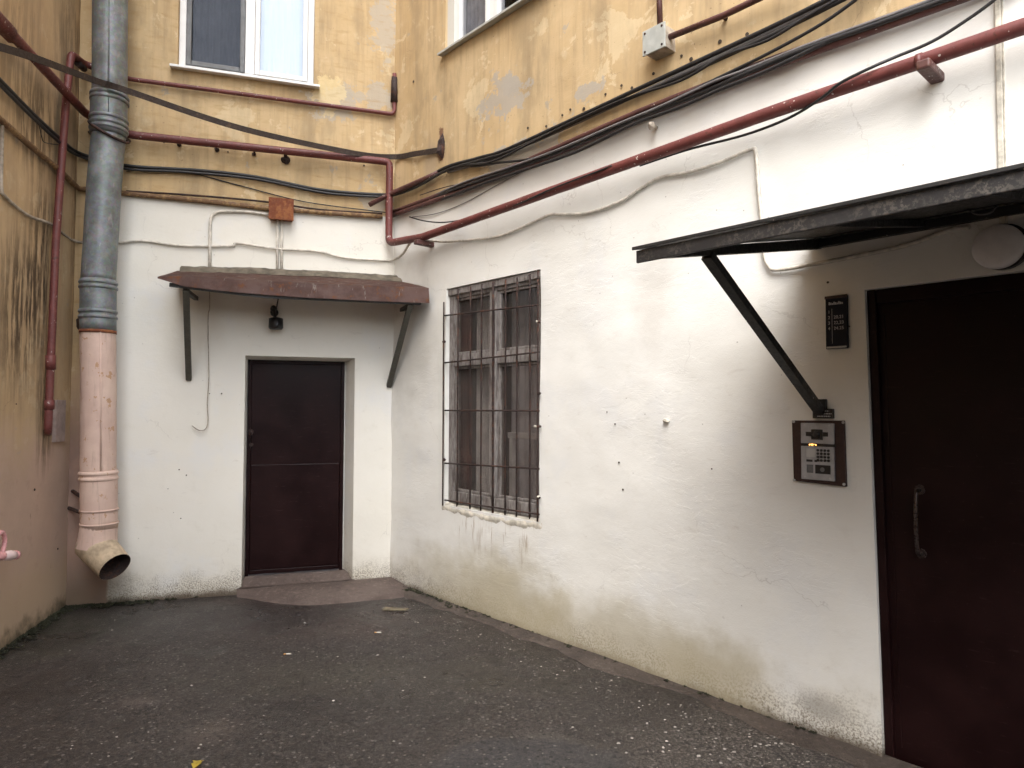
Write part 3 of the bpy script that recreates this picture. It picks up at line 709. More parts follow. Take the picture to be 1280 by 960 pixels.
for yl, yr in ((394.5, 381), (453.5, 440), (513, 513.5), (579, 586), (625, 643)):
    a = WR.p(556, yl, .012); b = WR.p(674, yr, .012)
    bm = BM(); tube(bm, dense([a, b], .2), .0065, 8); obj('bar', bm, M['dark_rust'], grille)
for px, py in ((672, 402), (669, 533), (673, 621)):           # white blobs of paint on the wall fixings
    bm = BM(); blob_mesh(bm, WR.p(px, py, .035), .013, .012, .010, 2, .4); obj('fixing', bm, M['rough_plaster'], grille)

# ---- right entrance door (part of the right wall)
bm = BM(); s0, s1 = sd0, sd0 + DW; f_in = WR.sz(1119, 930, -.05)[0] - gD * WR.sz(1119, 930)[1]
wbox(bm, W, f_in - .02, s1 - .07, -.11, -.058, -.04, zdt - .05, .004, gD)
zs_ = [.35, .37, 1.02, 1.04]
d2 = obj('door', bm, M['door'], wall_r, label='large dark maroon steel entrance door in deep shade')
bm = BM()
wbox(bm, W, s0 + .001, f_in - .001, -.12, -.03, -.04, zdt - .002, .004, gD); wbox(bm, W, s1 - .085, s1 - .001, -.12, -.03, -.04, zdt - .002, .004, gD)
wbox(bm, W, f_in + .0, s1 - .086, -.12, -.034, zdt - .07, zdt - .002, .004, gD)
obj('door_frame', bm, M['door'], d2)
bm = BM()
pa = WR.p(1150, 612, -.055); pb = WR.p(1152, 692, -.055)
hp = [pa, pa + W.n * .05 - W.u * .0, pa.lerp(pb, .3) + W.n * .065, pa.lerp(pb, .7) + W.n * .065, pb + W.n * .05, pb]
tube(bm, smoothp(fillet(hp, .03), 2), .0085, 10)
for p in (pa, pb): disc(bm, p, W.n, .022, .006, 14)
obj('handle', bm, plain('worn_steel_handle', (.06, .045, .042), .3, .6), d2)
bm = BM(); wbox(bm, W, f_in + .018, f_in + .026, -.062, -.054, .06, zdt - .12, 0, gD)
obj('weld_seam', bm, M['door'], d2)

# ------------------------------------------------------------------ pipes and cables on the walls
def run(name, paths, label, cat, group=None, mat=None, n=10, wob=0.0):
    bm = BM()
    for pts, r in paths: tube(bm, pts, r, n, wob=wob)
    return obj(name, bm, mat, None, label, cat, group)
L, B, R = WL.p, WB.p, WR.p
# gas pipe all round the corner
pts = [L(-70, -52, .10), L(0, 27, .10), KLB(143, .09), B(158, 168, .09), B(474, 201, .09)]
vx = B(487, 203, .09); low = vx.copy(); q = at_y(vx, 304); low = q
pts += [vx, low, R(530, 296, .10), R(960, 142, .10), R(1280, 33, .10), R(1420, -14, .10)]
gas = thing('gas_pipe', Vector((low.x, low.y, 0)), 'thick red painted gas pipe that drops at the corner and climbs across the white wall', 'pipe')
bm = BM(); tube(bm, dense(fillet(pts, .075, 8), .06), .033, 16, wob=.05); obj('pipe', bm, M['gas_red'], gas)
for (px, py, px2, py2) in ((1137, 79, 1172, 96), (519, 303, 540, 310)):
    a = WR.sz(px2, py2); bm = BM()
    z = a[1] + (.035 if px < 600 else 0); s = a[0]; o, zz = WR.on_s(px, py, s)
    o = max(.10, min(.2, o))
    wbox(bm, W, s - .028, s + .028, -.01, o, z - .03, z + .012, .008)
    obj('bracket', bm, M['maroon'], gas)
bm = BM(); p0 = R(1150, 77.5, .10); d = (R(1280, 33, .10) - R(960, 142, .10)).normalized(); tube(bm, [p0 - d * .012, p0 + d * .012], .037, 16); obj('collar', bm, M['gas_red'], gas)
bm = BM(); d = (L(0, 27, .10) - KLB(143, .09)).normalized(); p0 = L(6, 34, .10); tube(bm, [p0 - d * .06, p0 + d * .45], .046, 16); obj('sleeve', bm, M['gas_red'], gas)
bm = BM(); p = L(10, 42, .08); bar(bm, p - WL.u * .2 - Vector((0, 0, .0)), p + WL.u * .08, .07, .05, bev=.006); obj('bracket', bm, M['gas_red'], gas)
bm = BM(); p = B(357, 192, .07); bar(bm, B(357, 200, -.01), p + WB.n * .02, .03, .03, bev=.004); blob_mesh(bm, B(357, 200, .02), .04, .03, .035, 2, .5); tube(bm, [p, B(357, 187, .05)], .012, 8); obj('bracket', bm, M['dark_rust'], gas)
for px, py in ((224, 172), (271, 178), (318, 184)):
    bm = BM(); q = B(px, py, .09); tube(bm, [B(px, py + 8, -.01), B(px, py + 7, .06), q + Vector((0, 0, -.030))], .008, 7); blob_mesh(bm, B(px, py + 9, .005), .022, .018, .02, 1, .6); obj('bracket', bm, M['dark_rust'], gas)
# thin riser
riser = thing('gas_riser', L(61, 545, .05), 'slim red riser pipe down the left wall, carried across under the white window', 'pipe')
bm = BM()
pts = [B(493, 92, .03), B(493, 143, .03), B(160, 98.5, .045), KLB(80, .055), L(89, 67, .06), L(83, 122, .06), L(70, 300, .06), L(64, 440, .06), L(60, 538, .06), WL.p(60, 541, -.02)]
fp = dense(fillet(pts, .05, 6), .2); rad = []
zr = L(83, 122).z
for p in fp: rad.append(.019 if (p - WB.o).dot(WB.n) < .12 and (p - WB.o).dot(WB.u) > .16 else .027)
tube(bm, fp, rad, 12); obj('pipe', bm, M['gas_red'], riser)
for y0, y1, x in ((444, 462, 63.5), (500, 512, 61.5)):
    bm = BM(); tube(bm, [L(x, y0, .06), L(x, y1, .06)], .034, 14); obj('coupling', bm, M['gas_red'], riser)
bm = BM(); tube(bm, [L(97, 79, .058), L(105, 86, .058)], .026, 12); obj('coupling', bm, M['dark_rust'], riser)
bm = BM(); a = B(493, 97, .03); tube(bm, [a, B(493, 128, .03)], .03, 10, wob=.4); obj('rusted_sleeve', bm, M['dark_rust'], riser)
# flat steel strap stretched across the corner in front of the downpipe
sp_ = smoothp([L(-50, 45, .12), L(30, 68, .20), B(120, 101, .47), B(158, 113, .47), B(300, 160, .32), B(440, 191, .14), B(492, 196, .05), R(520, 192, .03), R(553, 187, .012)], 8)
bm = BM(); up = Vector((0, 0, 1)); V = []
for i, p in enumerate(sp_):
    tdir = (sp_[min(i + 1, len(sp_) - 1)] - sp_[max(i - 1, 0)]).normalized(); x = tdir.cross(up).normalized(); y = x.cross(tdir)
    V.append([bm.verts.new(p + x * a * .003 + y * b * .024) for a, b in ((-1, -1), (1, -1), (1, 1), (-1, 1))])
for A_, B_ in zip(V, V[1:]):
    for j in range(4): bm.faces.new((A_[j], A_[(j + 1) % 4], B_[(j + 1) % 4], B_[j]))
bm.faces.new(V[0]); bm.faces.new(V[-1])
strap = obj('steel_strap', bm, M['strap'], None, 'flat brown steel strap stretched across the corner in front of the downpipe', 'strap')
bm = BM(); blob_mesh(bm, R(553, 183, .0), .03, .05, .09, 2, .6, frame=WR.M.to_3x3()); obj('anchor', bm, M['dark_rust'], strap)
# short maroon pipe end poking out of the corner
run('pipe_stub', [(dense([B(462, 256, .12), KBR(243, .09), R(548, 216, .03)], .2), .022)], 'short brown pipe with a cut end poking out at the corner behind the gas pipe', 'pipe', mat=M['maroon'])
# black cable bundle: separate cables sharing the same run
def cab(name, pts, r, label, mat, group=None, cat='cable', k=6, n=8): return run(name, [(smoothp(pts, k), r)], label, cat, group, mat, n)
gC = 'black cables strung round the corner under the strap'
cab('black_cable', [L(-40, 60, .03), L(0, 100, .03), L(40, 141, .03), L(78, 176, .03), KLB(192, .04), B(158, 207, .03), B(250, 213, .03), B(320, 221, .03), B(400, 237, .03), B(472, 243, .03), KBR(241, .04), R(520, 230, .03), R(558, 209, .03), R(600, 197, .03), R(640, 184, .03), R(800, 110, .03), R(960, 36, .03), R(1040, -3, .03), R(1120, -40, .03)], .014, 'thickest black cable of the corner bundle, uppermost on the long wall', M['black_cable'], gC)
cab('black_cable', [L(-40, 66, .045), L(0, 106, .045), L(40, 146, .045), L(78, 181, .045), KLB(196, .05), B(158, 211, .05), B(230, 215, .04), B(320, 224, .05), B(405, 241, .04), B(474, 246, .05), KBR(245, .05), R(520, 234, .045), R(558, 213, .045), R(605, 199, .05), R(640, 188, .05), R(740, 143, .05), R(850, 96, .05), R(960, 46, .05), R(1055, -1, .05), R(1120, -34, .05)], .012, 'black cable just below the uppermost cable on the long wall', M['black_cable'], gC)
cab('grey_cable', [R(560, 215, .02), R(610, 200, .02), R(700, 163, .02), R(850, 93, .02), R(960, 41, .02), R(1050, -4, .02)], .012, 'grey cable lying between the two uppermost black cables', M['grey_cable'], gC)
cab('black_cable', [B(158, 214, .02), B(185, 213, .03), B(240, 217, .02), B(300, 232, .015), B(380, 252, .02), B(470, 264, .02), KBR(266, .03)], .005, 'thin black wire sagging below the cable bundle on the end wall', M['black_cable'], gC)
cab('black_cable', [R(562, 207, .02), R(590, 208, .02), R(640, 208, .02), R(640, 195, .05), R(672, 197, .05), R(720, 181, .06), R(790, 151, .06), R(880, 106, .06), R(960, 67, .06), R(1030, 28, .06), R(1085, -12, .06)][0:2] + [R(620, 204, .04), R(672, 197, .05), R(720, 181, .06), R(790, 151, .06), R(880, 106, .06), R(960, 67, .06), R(1030, 28, .06), R(1085, -12, .06)], .009, 'black cable crossing from the lower conduits up to the top right', M['black_cable'], gC)
cab('black_cable', [R(520, 258, -.02), R(560, 240, .05), R(640, 212, .055), R(720, 181, .055), R(800, 146, .055), R(870, 119, .055), R(930, 93, .055), R(1000, 64, .06), R(1100, 29, .06), R(1230, -18, .06)], .013, 'black cable lying along the maroon conduits', M['black_cable'], gC)
cab('thin_wire', [R(525, 244, .02), R(560, 233, .02), R(620, 222, .02), R(680, 200, .03)], .004, 'thin rusty wire on the ochre plaster between bundle and conduits', M['dark_rust'])
cab('thin_wire', [R(512, 271, .03), R(530, 276, .04), R(555, 278, .06), R(590, 272, .09), R(640, 258, .12), R(690, 236, .145), R(745, 215, .14), R(765, 207, .13)], .006, 'dark loose wire drooping onto the top of the red gas pipe', M['black_cable'])
cab('thin_wire', [R(515, 271, .01), R(545, 267, .01), R(580, 254, .01), R(620, 232, .01), R(655, 213, .02)], .003, 'hair-thin grey wire curving up the white wall by the corner', M['grey_cable'])
cab('thin_wire', [R(800, 207, .05), R(860, 187, .05), R(930, 169, .06), R(985, 148, .08), R(1025, 124, .125), R(1050, 104, .15), R(1090, 84, .14), R(1120, 71, .09), R(1165, 52, .06), R(1210, 24, .05), R(1248, -4, .05), R(1290, -40, .05)], .0075, 'black drop wire twisting round the red gas pipe near the bracket', M['black_cable'])
gE = 'extra black cables of the tangle on the long wall'
cab('black_cable', [R(566, 211, -.02), R(585, 206, .05), R(620, 200, .06), R(700, 160, .065), R(780, 124, .06), R(850, 101, .06), R(905, 70, .06), R(960, 50, .06), R(1010, 20, .06), R(1070, -14, .06)], .0085, 'slack black cable weaving under the two uppermost ones', M['black_cable'], gE)
cab('black_cable', [R(530, 256, -.02), R(560, 246, .05), R(600, 231, .07), R(650, 214, .07), R(720, 190, .075), R(790, 156, .075), R(850, 134, .07), R(900, 112, .07), R(960, 88, .07), R(1040, 50, .06), R(1120, 21, .06), R(1210, -18, .05)], .011, 'black cable hugging the underside of the maroon conduits', M['black_cable'], gE)
cab('grey_cable', [R(530, 250, -.02), R(552, 240, .05), R(585, 226, .06), R(640, 208, .07), R(700, 186, .075), R(770, 156, .075), R(830, 131, .07), R(890, 103, .07), R(930, 88, .06), R(1010, 56, .06), R(1110, 20, .06), R(1230, -24, .05)], .009, 'grey brown cable lying on top of the maroon conduits', M['grey_cable'])
# conduits along the paint line
gD_ = 'maroon conduits along the top of the white paint'
for k, (yo, r, lb) in enumerate(((-6, .017, 'upper maroon conduit along the ochre and white paint line'), (3, .020, 'lower maroon conduit along the ochre and white paint line'))):
    run('conduit', [(dense([KBR(268 + yo * .5, .035), R(560, 243 + yo * .6, .035), R(640, 213 + yo * .7, .035), R(800, 144 + yo * .9, .035), R(960, 82 + yo, .035), R(1100, 32 + yo, .035), R(1200, -4 + yo, .035), R(1300, -40 + yo, .035)], .2), r)], lb, 'conduit', gD_, M['maroon'], wob=.1)
run('flaking_conduit', [(dense([L(-40, 112, .03), L(0, 149, .03), L(40, 184, .03), L(70, 209, .03), KLB(236, .03), B(158, 242, .03), B(250, 251, .03), B(340, 261, .03), B(478, 271, .03)], .12), .021)], 'flaking ochre painted conduit along the end wall just above the whitewash', 'conduit', None, M['ochre_conduit'], wob=.3)
cab('flaking_conduit', [B(158, 239, .03), B(240, 244, .035), B(330, 252, .03), B(400, 262, .035), B(478, 267, .03)], .009, 'thin brown conduit lying on top of the flaking ochre one', M['dark_rust'], cat='conduit')
# small cable from the left wall
cab('grey_wall_cable', [L(3, 150, .02), L(2, 200, .02), L(2, 236, .02), L(8, 247, .02), L(35, 269, .02), L(65, 281, .02), KLB(302, .02), B(148, 304, .02)], .011, 'dusty cable dropping at the left edge and drooping behind the downpipe', M['dirty_cable'])
cab('thin_wire', [L(48, 152, .03), L(52, 170, .02), L(56, 178, .02), L(74, 181, .02)], .003, 'hair-thin wire loop hanging from the cables on the left wall', M['black_cable'])
wc = [B(148, 304, .018), B(178, 301, .018), B(225, 307, .018), B(288, 307.5, .018), B(297, 304, .018), B(345, 311, .022), B(395, 314, .018), B(430, 322, .018), B(470, 325, .018), KBR(325, .025), R(503, 318, .03), R(511, 306, .05), R(519, 299, .06), R(532, 300, .05), R(555, 302, .02), R(590, 300, .018), R(625, 295, .018), R(655, 283, .018), R(686, 269, .018), R(700, 268, .02), R(735, 266, .018), R(775, 252, .018), R(800, 236, .018), R(825, 222, .018), R(862, 215, .018), R(900, 203, .018), R(938, 187, .018), R(945, 192, .02), R(948, 235, .018), R(952, 275, .018), R(955, 316, .018), R(961, 332, .018), R(975, 337, .018), R(1050, 324, .018), R(1130, 307, .018), R(1185, 288, .018), R(1212, 284, .02)]
cab('painted_cable', wc, .0105, 'white painted cable wandering below the gas pipe to the round lamp', M['white_cable'])
gV = 'white conduits rising from the small canopy'
run('white_conduit', [(dense(fillet([B(262, 340, .02), B(263, 264, .02), B(310, 264, .02), B(340, 269, .02)], .1), .15), .013)], 'white conduit bent over from the small canopy towards the rusty box', 'conduit', gV, M['white_cable'])
run('white_conduit', [([B(346.5, 344, .02), B(347, 275, .02)], .011)], 'left one of the paired white conduits under the rusty box', 'conduit', gV, M['white_cable'])
run('white_conduit', [([B(351.8, 344, .02), B(352.3, 275, .02)], .011)], 'right one of the paired white conduits under the rusty box', 'conduit', gV, M['white_cable'])
bm = BM(); s0, z = WR.sz(1250, 100); wbox(bm, W, s0 - .011, s0 + .011, -.01, .018, WR.sz(1249, 320)[1], 4.6, .004); wbox(bm, W, s0 + .012, s0 + .018, -.01, .010, WR.sz(1249, 320)[1], 4.6, .002)
obj('cable_trunking', bm, M['rough_plaster'], None, 'white painted cable trunking running up the wall above the black canopy', 'trunking')
# rusty junction box on the end wall
jb = thing('junction_box', B(351, 275, 0), 'small square rust red junction box on the end wall', 'box')
s0, z1 = WB.sz(336, 246, .09); s1, z0 = WB.sz(367, 276, .09); bm = BM()
wbox(bm, WB, s0 + .01, s1 - .01, -.01, .08, z0 + .01, z1 - .01, .004); obj('case', bm, M['rust'], jb)
bm = BM(); wbox(bm, WB, s0, s1, .081, .092, z0, z1, .003); obj('lid', bm, M['rust'], jb)
# grey terminal box on the long wall
tb = thing('terminal_box', R(820, 60, 0), 'pale grey square terminal box high on the ochre wall', 'box')
s0, za = WR.sz(803, 50, .12); s1, zb_ = WR.sz(831, 40, .12); z0 = WR.sz(803, 71, .12)[1]; z1 = WR.sz(831, 26, .12)[1]
bm = BM(); wbox(bm, W, s0 + .012, s1 - .008, -.01, .108, z0 + .01, z1 - .01, .004); obj('case', bm, M['dirty_cable'], tb)
bm = BM(); wbox(bm, W, s0, s1, .109, .121, z0, z1, .003); obj('lid', bm, M['box_grey'], tb)
bm = BM()
for s in (s0 + .02, s1 - .02):
    for z in (z0 + .02, z1 - .02): bm = BM(); disc(bm, W.w(s, .121, z), W.n, .007, .004, 8); obj('screw', bm, M['dark_rust'], tb)
gT = 'maroon conduits at the grey terminal box'
run('box_conduit', [([R(825, 30, .06), R(823, -40, .06)], .017)], 'maroon conduit going straight up from the grey terminal box', 'conduit', gT, M['maroon'])
bx = thing('box_conduit', R(905, 20, .05), 'maroon conduit climbing right from the grey terminal box', 'conduit', gT)
bm = BM(); tube(bm, dense([R(836, 47, .06), R(905, 19, .06), R(955, -5, .06), R(1010, -30, .06)], .2), .018, 12, wob=.08); obj('pipe', bm, M['maroon'], bx)
bm = BM(); p = R(905, 20, .03); tube(bm, [p + W.n * .02, R(909, 25, -.01)], .012, 8); obj('bracket', bm, M['dark_rust'], bx)
# small fixings left in the white wall
bm = BM(); p = R(818, 158, 0); tube(bm, [R(821, 160, -.01), R(815, 157, .07)], .013, 10); blob_mesh(bm, R(814, 157, .07), .022, .022, .026, 2, .35); obj('iron_peg', bm, M['dirty_cable'], None, 'whitewashed iron peg end below the conduits', 'peg')
bm = BM(); blob_mesh(bm, R(833, 526, .012), .018, .018, .012, 2, .6); tube(bm, [R(835, 527, -.01), R(831, 525, .030)], .008, 8); obj('plaster_lump', bm, M['rough_plaster'], None, 'small white lump sticking out in the middle of the white wall', 'lump')
# wire hanging by the small door
bm = BM(); tube(bm, smoothp([B(262, 365, .02), B(262, 385, .025), B(260, 400, .02), B(261, 470, .02), B(259, 505, .02), B(260, 525, .025), B(257, 536, .03), B(249, 538, .03), B(240, 532, .03)], 5), .0042, 6); obj('hanging_wire', bm, M['dirty_cable'], None, 'thin loose wire hanging on the whitewash left of the small door', 'wire')
# grey metal strip on the left wall by the riser
s0, z0 = WL.sz(69, 553, .02); s1 = WL.sz(81, 553, .02)[0]; z1 = WL.sz(75, 500, .02)[1]
bm = BM(); wbox(bm, WL, s0, s1, -.01, .022, z0, z1, .004); obj('metal_cover', bm, plain('pinkish_grey_cover', (.36, .28, .25), .7, var=.2), None, 'narrow grey cover strip on the left wall beside the riser end', 'cover')
# pink fitting at the left edge of the photograph
tap = thing('wall_fitting', L(3, 700, 0), 'small glossy pink and white fitting sticking out at the left edge', 'fitting')
bm = BM(); sF, zF = WL.sz(-1, 695, .10)
c = L(0, 695, .10)
ax = (L(16, 694, .10) - c); ax.normalize()
tube(bm, [L(-6, 696, -.01), L(-6, 696, .10)], .02, 12); tube(bm, [c - ax * .05, c + ax * .02, c + ax * .07], [.03, .028, .024], 14); obj('body', bm, M['pinky'], tap)
bm = BM(); tube(bm, [c + ax * .03, c + ax * .13, c + ax * .19], [.028, .033, .026], 14); obj('spout', bm, M['pinkwhite'], tap)
bm = BM(); tube(bm, [c + ax * .185, c + ax * .21], [.030, .030], 14); obj('ring', bm, M['pinky'], tap)
bm = BM(); up = Vector((0, 0, 1)); tube(bm, smoothp([c - ax * .09 + up * .02, c - ax * .07 + up * .10, c + ax * .01 + up * .15, c + ax * .055 + up * .10, c + ax * .03 + up * .02], 5), .014, 10); obj('lever', bm, M['pinky'], tap)

# ------------------------------------------------------------------ downpipe in the left corner
DPo = .27
def dpc(px, py): return B(px, py, DPo)
pa, pb, pc, pd, pe, pf = dpc(138, -60), dpc(137.5, 120), dpc(129, 250), dpc(122.5, 400), dpc(123, 600), dpc(122, 668)
rp = .126
dpipe = thing('downpipe', Vector((pf.x, pf.y, 0)), 'fat corner drainpipe, grey zinc above and pink painted below', 'drainpipe')
def top_at(px, py): return dpc(px, py)
bm = BM(); tube(bm, dense([pa + Vector((0, 0, 2.2)), pa, dpc(137, 148)], .3), [rp] * len(dense([pa + Vector((0, 0, 2.2)), pa, dpc(137, 148)], .3)), 28, wob=.0); sv = Vector((.45, -.89, 0)) * (rp + .001); tube(bm, [pa + sv, dpc(137, 148) + sv], .006, 6); obj('pipe_section', bm, M['galv'], dpipe, label='grey zinc upper section')
def beads(bm, path, ys, r, h=.016):
    for px, y in ys:
        c = dpc(px, y); tube(bm, [c - Vector((0, 0, h)), c - Vector((0, 0, h * .4)), c + Vector((0, 0, h * .4)), c + Vector((0, 0, h))], [r, r + .009, r + .009, r], 28)
bm = BM(); pl = dense([dpc(136.5, 118), dpc(135.5, 170)], .06); tube(bm, pl, rp + .006, 28); beads(bm, 0, ((137, 121), (137, 127), (136, 150), (136, 157), (136, 163)), rp + .006); obj('collar', bm, M['galv'], dpipe)
bm = BM(); pl = dense([dpc(136, 165), dpc(130, 235), dpc(123, 352)], .15); tube(bm, dense(pl, .04), rp - .004, 36, wob=.02); obj('pipe_section', bm, M['galv'], dpipe)
bm = BM(); pl = dense([dpc(123, 350), dpc(122.5, 414)], .06); tube(bm, pl, rp + .002, 28); beads(bm, 0, ((123, 354), (123, 360), (122.5, 390), (122.5, 397)), rp + .002); obj('collar', bm, M['galv'], dpipe)
bm = BM(); pl = dense([dpc(122.5, 412), dpc(123, 480), dpc(123, 592)], .1); tube(bm, dense(pl, .03), rp - .002, 40, wob=.035); sv = Vector((.62, -.78, 0)) * (rp - .001); tube(bm, [dpc(122.5, 416) + sv, dpc(123, 590) + sv], .006, 6); obj('pipe_section', bm, M['pink_pipe'], dpipe, label='pink painted lower section')
bm = BM(); c = dpc(122.5, 415); tube(bm, [c - Vector((0, 0, .012)), c + Vector((0, 0, .012))], rp + .004, 28); obj('rust_band', bm, M['rust'], dpipe)
bm = BM(); pl = dense([dpc(123.5, 588), dpc(124, 660)], .06); tube(bm, pl, rp + .004, 28); beads(bm, 0, ((123, 591), (123, 598)), rp + .004)
for y in (637, 654): c = dpc(124, y); tube(bm, [c - Vector((0, 0, .007)), c + Vector((0, 0, .007))], rp + .010, 28)
obj('collar', bm, M['pink_pipe'], dpipe, label='pink collar')
e0 = dpc(124, 655); e1 = dpc(121, 684); tip = B(144, 709, DPo + .15)
bm = BM(); tube(bm, [e0, e0.lerp(e1, .5), e1 + Vector((0, 0, .0))], [rp + .002, rp + .008, rp + .018], 28, caps=False); obj('elbow', bm, M['pink_pipe'], dpipe)
g_ = plain('pale_ochre_outlet_paint', (.44, .345, .235), .7, var=.3)
bm = BM(); dr = (tip - e1).normalized()
rg = tube(bm, [e1 - dr * .06, e1 + dr * .05, tip], [rp + .008, rp + .006, rp - .006], 28, caps=False)
obj('outlet', bm, g_, dpipe)
bm = BM(); tube(bm, [tip - dr * .002, tip - dr * .004, e1 - dr * .03], [rp - .0062, rp - .011, rp - .005], 28, caps=False)
obj('outlet_lining', bm, M['dark_rust'], dpipe)
bm = BM()
for a, b in (((87, 611), (106, 624)), ((84, 634), (104, 642))):
    tube(bm, dense([L(a[0], a[1], -.02), B(b[0], b[1], DPo - .02)], .1), .014, 8)
c = dpc(124, 634); 
obj('clamp', bm, M['dark_rust'], dpipe)
bm = BM(); tube(bm, [L(99, 408, -.02), dpc(104, 407)], .018, 8); blob_mesh(bm, dpc(101, 404), .03, .03, .05, 2, .5); obj('clamp', bm, M['dark_rust'], dpipe)
bm = BM(); c = dpc(136, 165)
th = [c + Vector((math.cos(a) * (rp + .012), math.sin(a) * (rp + .012), -.09 * math.cos(a + .35))) for a in [2 * math.pi * i / 28 for i in range(29)]]
tube(bm, th, .011, 6); tube(bm, [L(107, 167, -.02), dpc(118, 163)], .013, 8); tube(bm, [dpc(155, 172), B(162, 176, 0)], .013, 8); obj('clamp', bm, M['dark_rust'], dpipe)

# ------------------------------------------------------------------ small canopy over the back door
cd = .62
can = thing('door_canopy', B(370, 470, 0), 'small rusty sheet metal canopy over the small door', 'canopy')
Bw = WB
wl = [Bw.sz(x, y, .01) for x, y in ((222, 341), (300, 343), (400, 347), (500, 353))]
def wline(t):
    k = t * 3; i = min(2, int(k)); f = k - i; return (wl[i][0] * (1 - f) + wl[i + 1][0] * f, wl[i][1] * (1 - f) + wl[i + 1][1] * f)
ft = [(197, 346), (230, 345), (300, 349), (380, 354), (460, 357), (536, 360)]
fb = [(197, 348), (230, 358), (300, 366), (380, 372), (460, 376), (537, 379)]
def pl(L_, t):
    k = t * (len(L_) - 1); i = min(len(L_) - 2, int(k)); f = k - i; return (L_[i][0] * (1 - f) + L_[i + 1][0] * f, L_[i][1] * (1 - f) + L_[i + 1][1] * f)
n = 50; rows = []
def jit(p, k): return p + Vector((0, 0, .003 * noise.noise(p * 4 + Vector((k, 0, 0)))))
top = [B(*pl(ft, i / n), cd) for i in range(n + 1)]; bot = [B(*pl(fb, i / n), cd + .02) for i in range(n + 1)]
back = [Bw.w(wline(i / n)[0], .0, wline(i / n)[1] + .02) for i in range(n + 1)]
bm = BM()
rows = [back] + [[jit(a.lerp(b, k / 6), k) if k < 6 else jit(b, 6) for a, b in zip(back, top)] for k in range(1, 7)] + [[a.lerp(b, k / 3) + Bw.n * (.006 * noise.noise(a * 9 + Vector((0, 0, k)))) for a, b in zip([jit(b, 6) for b in top], bot)] for k in (1, 2, 3)]
grid(bm, rows)
bmesh.ops.solidify(bm, geom=bm.faces[:], thickness=.006)
obj('roof_sheet', bm, M['canopy'], can, smooth=True, auto=35)
bm = BM(); rows = []                                          # mortar fillet where the sheet meets the wall
for k in range(5):
    r = []
    for i in range(n + 1):
        s, z = wline(i / n); s = s + .03
        o, h = ((.0, .062), (.03, .058), (.06, .045), (.10, .02), (.12, -.01))[k]
        q = Vector((s * 7, k, 0)); r.append(Bw.w(s, o + .008 * noise.noise(q), z + h + .012 * noise.noise(q * 1.7)))
    rows.append(r)
grid(bm, rows); obj('mortar_fillet', bm, M['mortar'], can, smooth=True)
def zfront(px): return B(px, pl(fb, (px - 197) / 339)[1], cd)
sL, sR = Bw.sz(224, 362, cd)[0], Bw.sz(515, 380, cd)[0]
bm = BM(); a = B(212, 356, cd - .02); b = B(330, 370, cd - .02); c = B(526, 379, cd - .02)
bar(bm, a + Vector((0, 0, -.0)), b, .03, .03); bar(bm, b, c, .03, .03); obj('front_rail', bm, M['black_steel'], can)
for (tx, ty, bx_, by) in ((232.5, 362, 236, 474), (513, 380, 486, 483)):
    a = B(tx, ty, cd - .04); b = B(bx_, by, .0)
    bm = BM(); bar(bm, a, b, .045, .045, up=WB.u, bev=.004); obj('strut', bm, M['grey_strut'], can)
    bm = BM(); bar(bm, a + Vector((0, 0, -.01)), WB.w((a - WB.o).dot(WB.u), -.02, a.z + .02), .035, .035, bev=.003); obj('side_rail', bm, M['black_steel'], can)
# bulkhead lamp under it
lamp = thing('wall_lamp', B(344, 400, 0), 'little black lamp under the small canopy', 'lamp')
bm = BM(); disc(bm, B(343, 391, 0), WB.n, .035, .03, 16); tube(bm, smoothp([B(343, 386, .03), B(343, 390, .07), B(344, 398, .085)], 4), .014, 8); blob_mesh(bm, B(342, 386, .05), .03, .03, .028, 2, .3); obj('bracket', bm, M['black'], lamp)
bm = BM(); c = B(345, 401, .09); tube(bm, [c + Vector((0, 0, .03)), c + Vector((0, 0, .02)), c - Vector((0, 0, .06)), c - Vector((0, 0, .075))], [.03, .06, .062, .05], 18); obj('housing', bm, M['black'], lamp)
bm = BM(); blob_mesh(bm, c - Vector((0, 0, .04)) + WB.n * .045 + WB.u * .01, .026, .026, .03, 2, .05); obj('lens', bm, M['pane_dim'], lamp)
bm = BM(); tube(bm, [B(348, 372, .02), B(345, 388, .03)], .005, 6); obj('lead', bm, M['black_cable'], lamp)

# ------------------------------------------------------------------ big black canopy over the entrance
cs = WR.sz(1021, 420)[0]; zw = WR.sz(1024, 311)[1]
of, zf = WR.on_s(795, 329, cs); cw = 2.35
zft = WR.on_s(793, 313, cs)[1]
print('canopy', cs, of, zf, zft, zw)
big = thing('entrance_canopy', R(1021, 512, 0), 'long black steel canopy over the big entrance door', 'canopy')
s0, s1 = cs - .0, cs + cw; fth = zft - zf
bm = BM(); n = 30
wbox(bm, W, s0, s1, of - .012, of, zf, zft, .003); obj('fascia', bm, M['fascia'], big)
bm = BM()
P = [W.w(s0 - .01, of + .012, zft + .001), W.w(s1 + .01, of + .012, zft + .001), W.w(s1 + .01, .0, zw + fth + .01), W.w(s0 - .01, .0, zw + fth + .01)]
hexa(bm, P + [q + Vector((0, 0, .012)) for q in P], .002); obj('roof_sheet', bm, M['black_steel'], big)
bm = BM()
hexa(bm, [W.w(s0 + .0, of - .013, zf + .012), W.w(s0 + .03, of - .013, zf + .012), W.w(s0 + .03, -.01, zw), W.w(s0, -.01, zw), W.w(s0, of - .013, zft - .002), W.w(s0 + .03, of - .013, zft - .002), W.w(s0 + .03, -.01, zw + fth + .008), W.w(s0, -.01, zw + fth + .008)]); obj('side_rail', bm, M['black_steel'], big)
bm = BM(); wbox(bm, W, s0 + .031, s1, -.01, .035, zw + .0, zw + .04, .003); obj('wall_rail', bm, M['black_steel'], big)
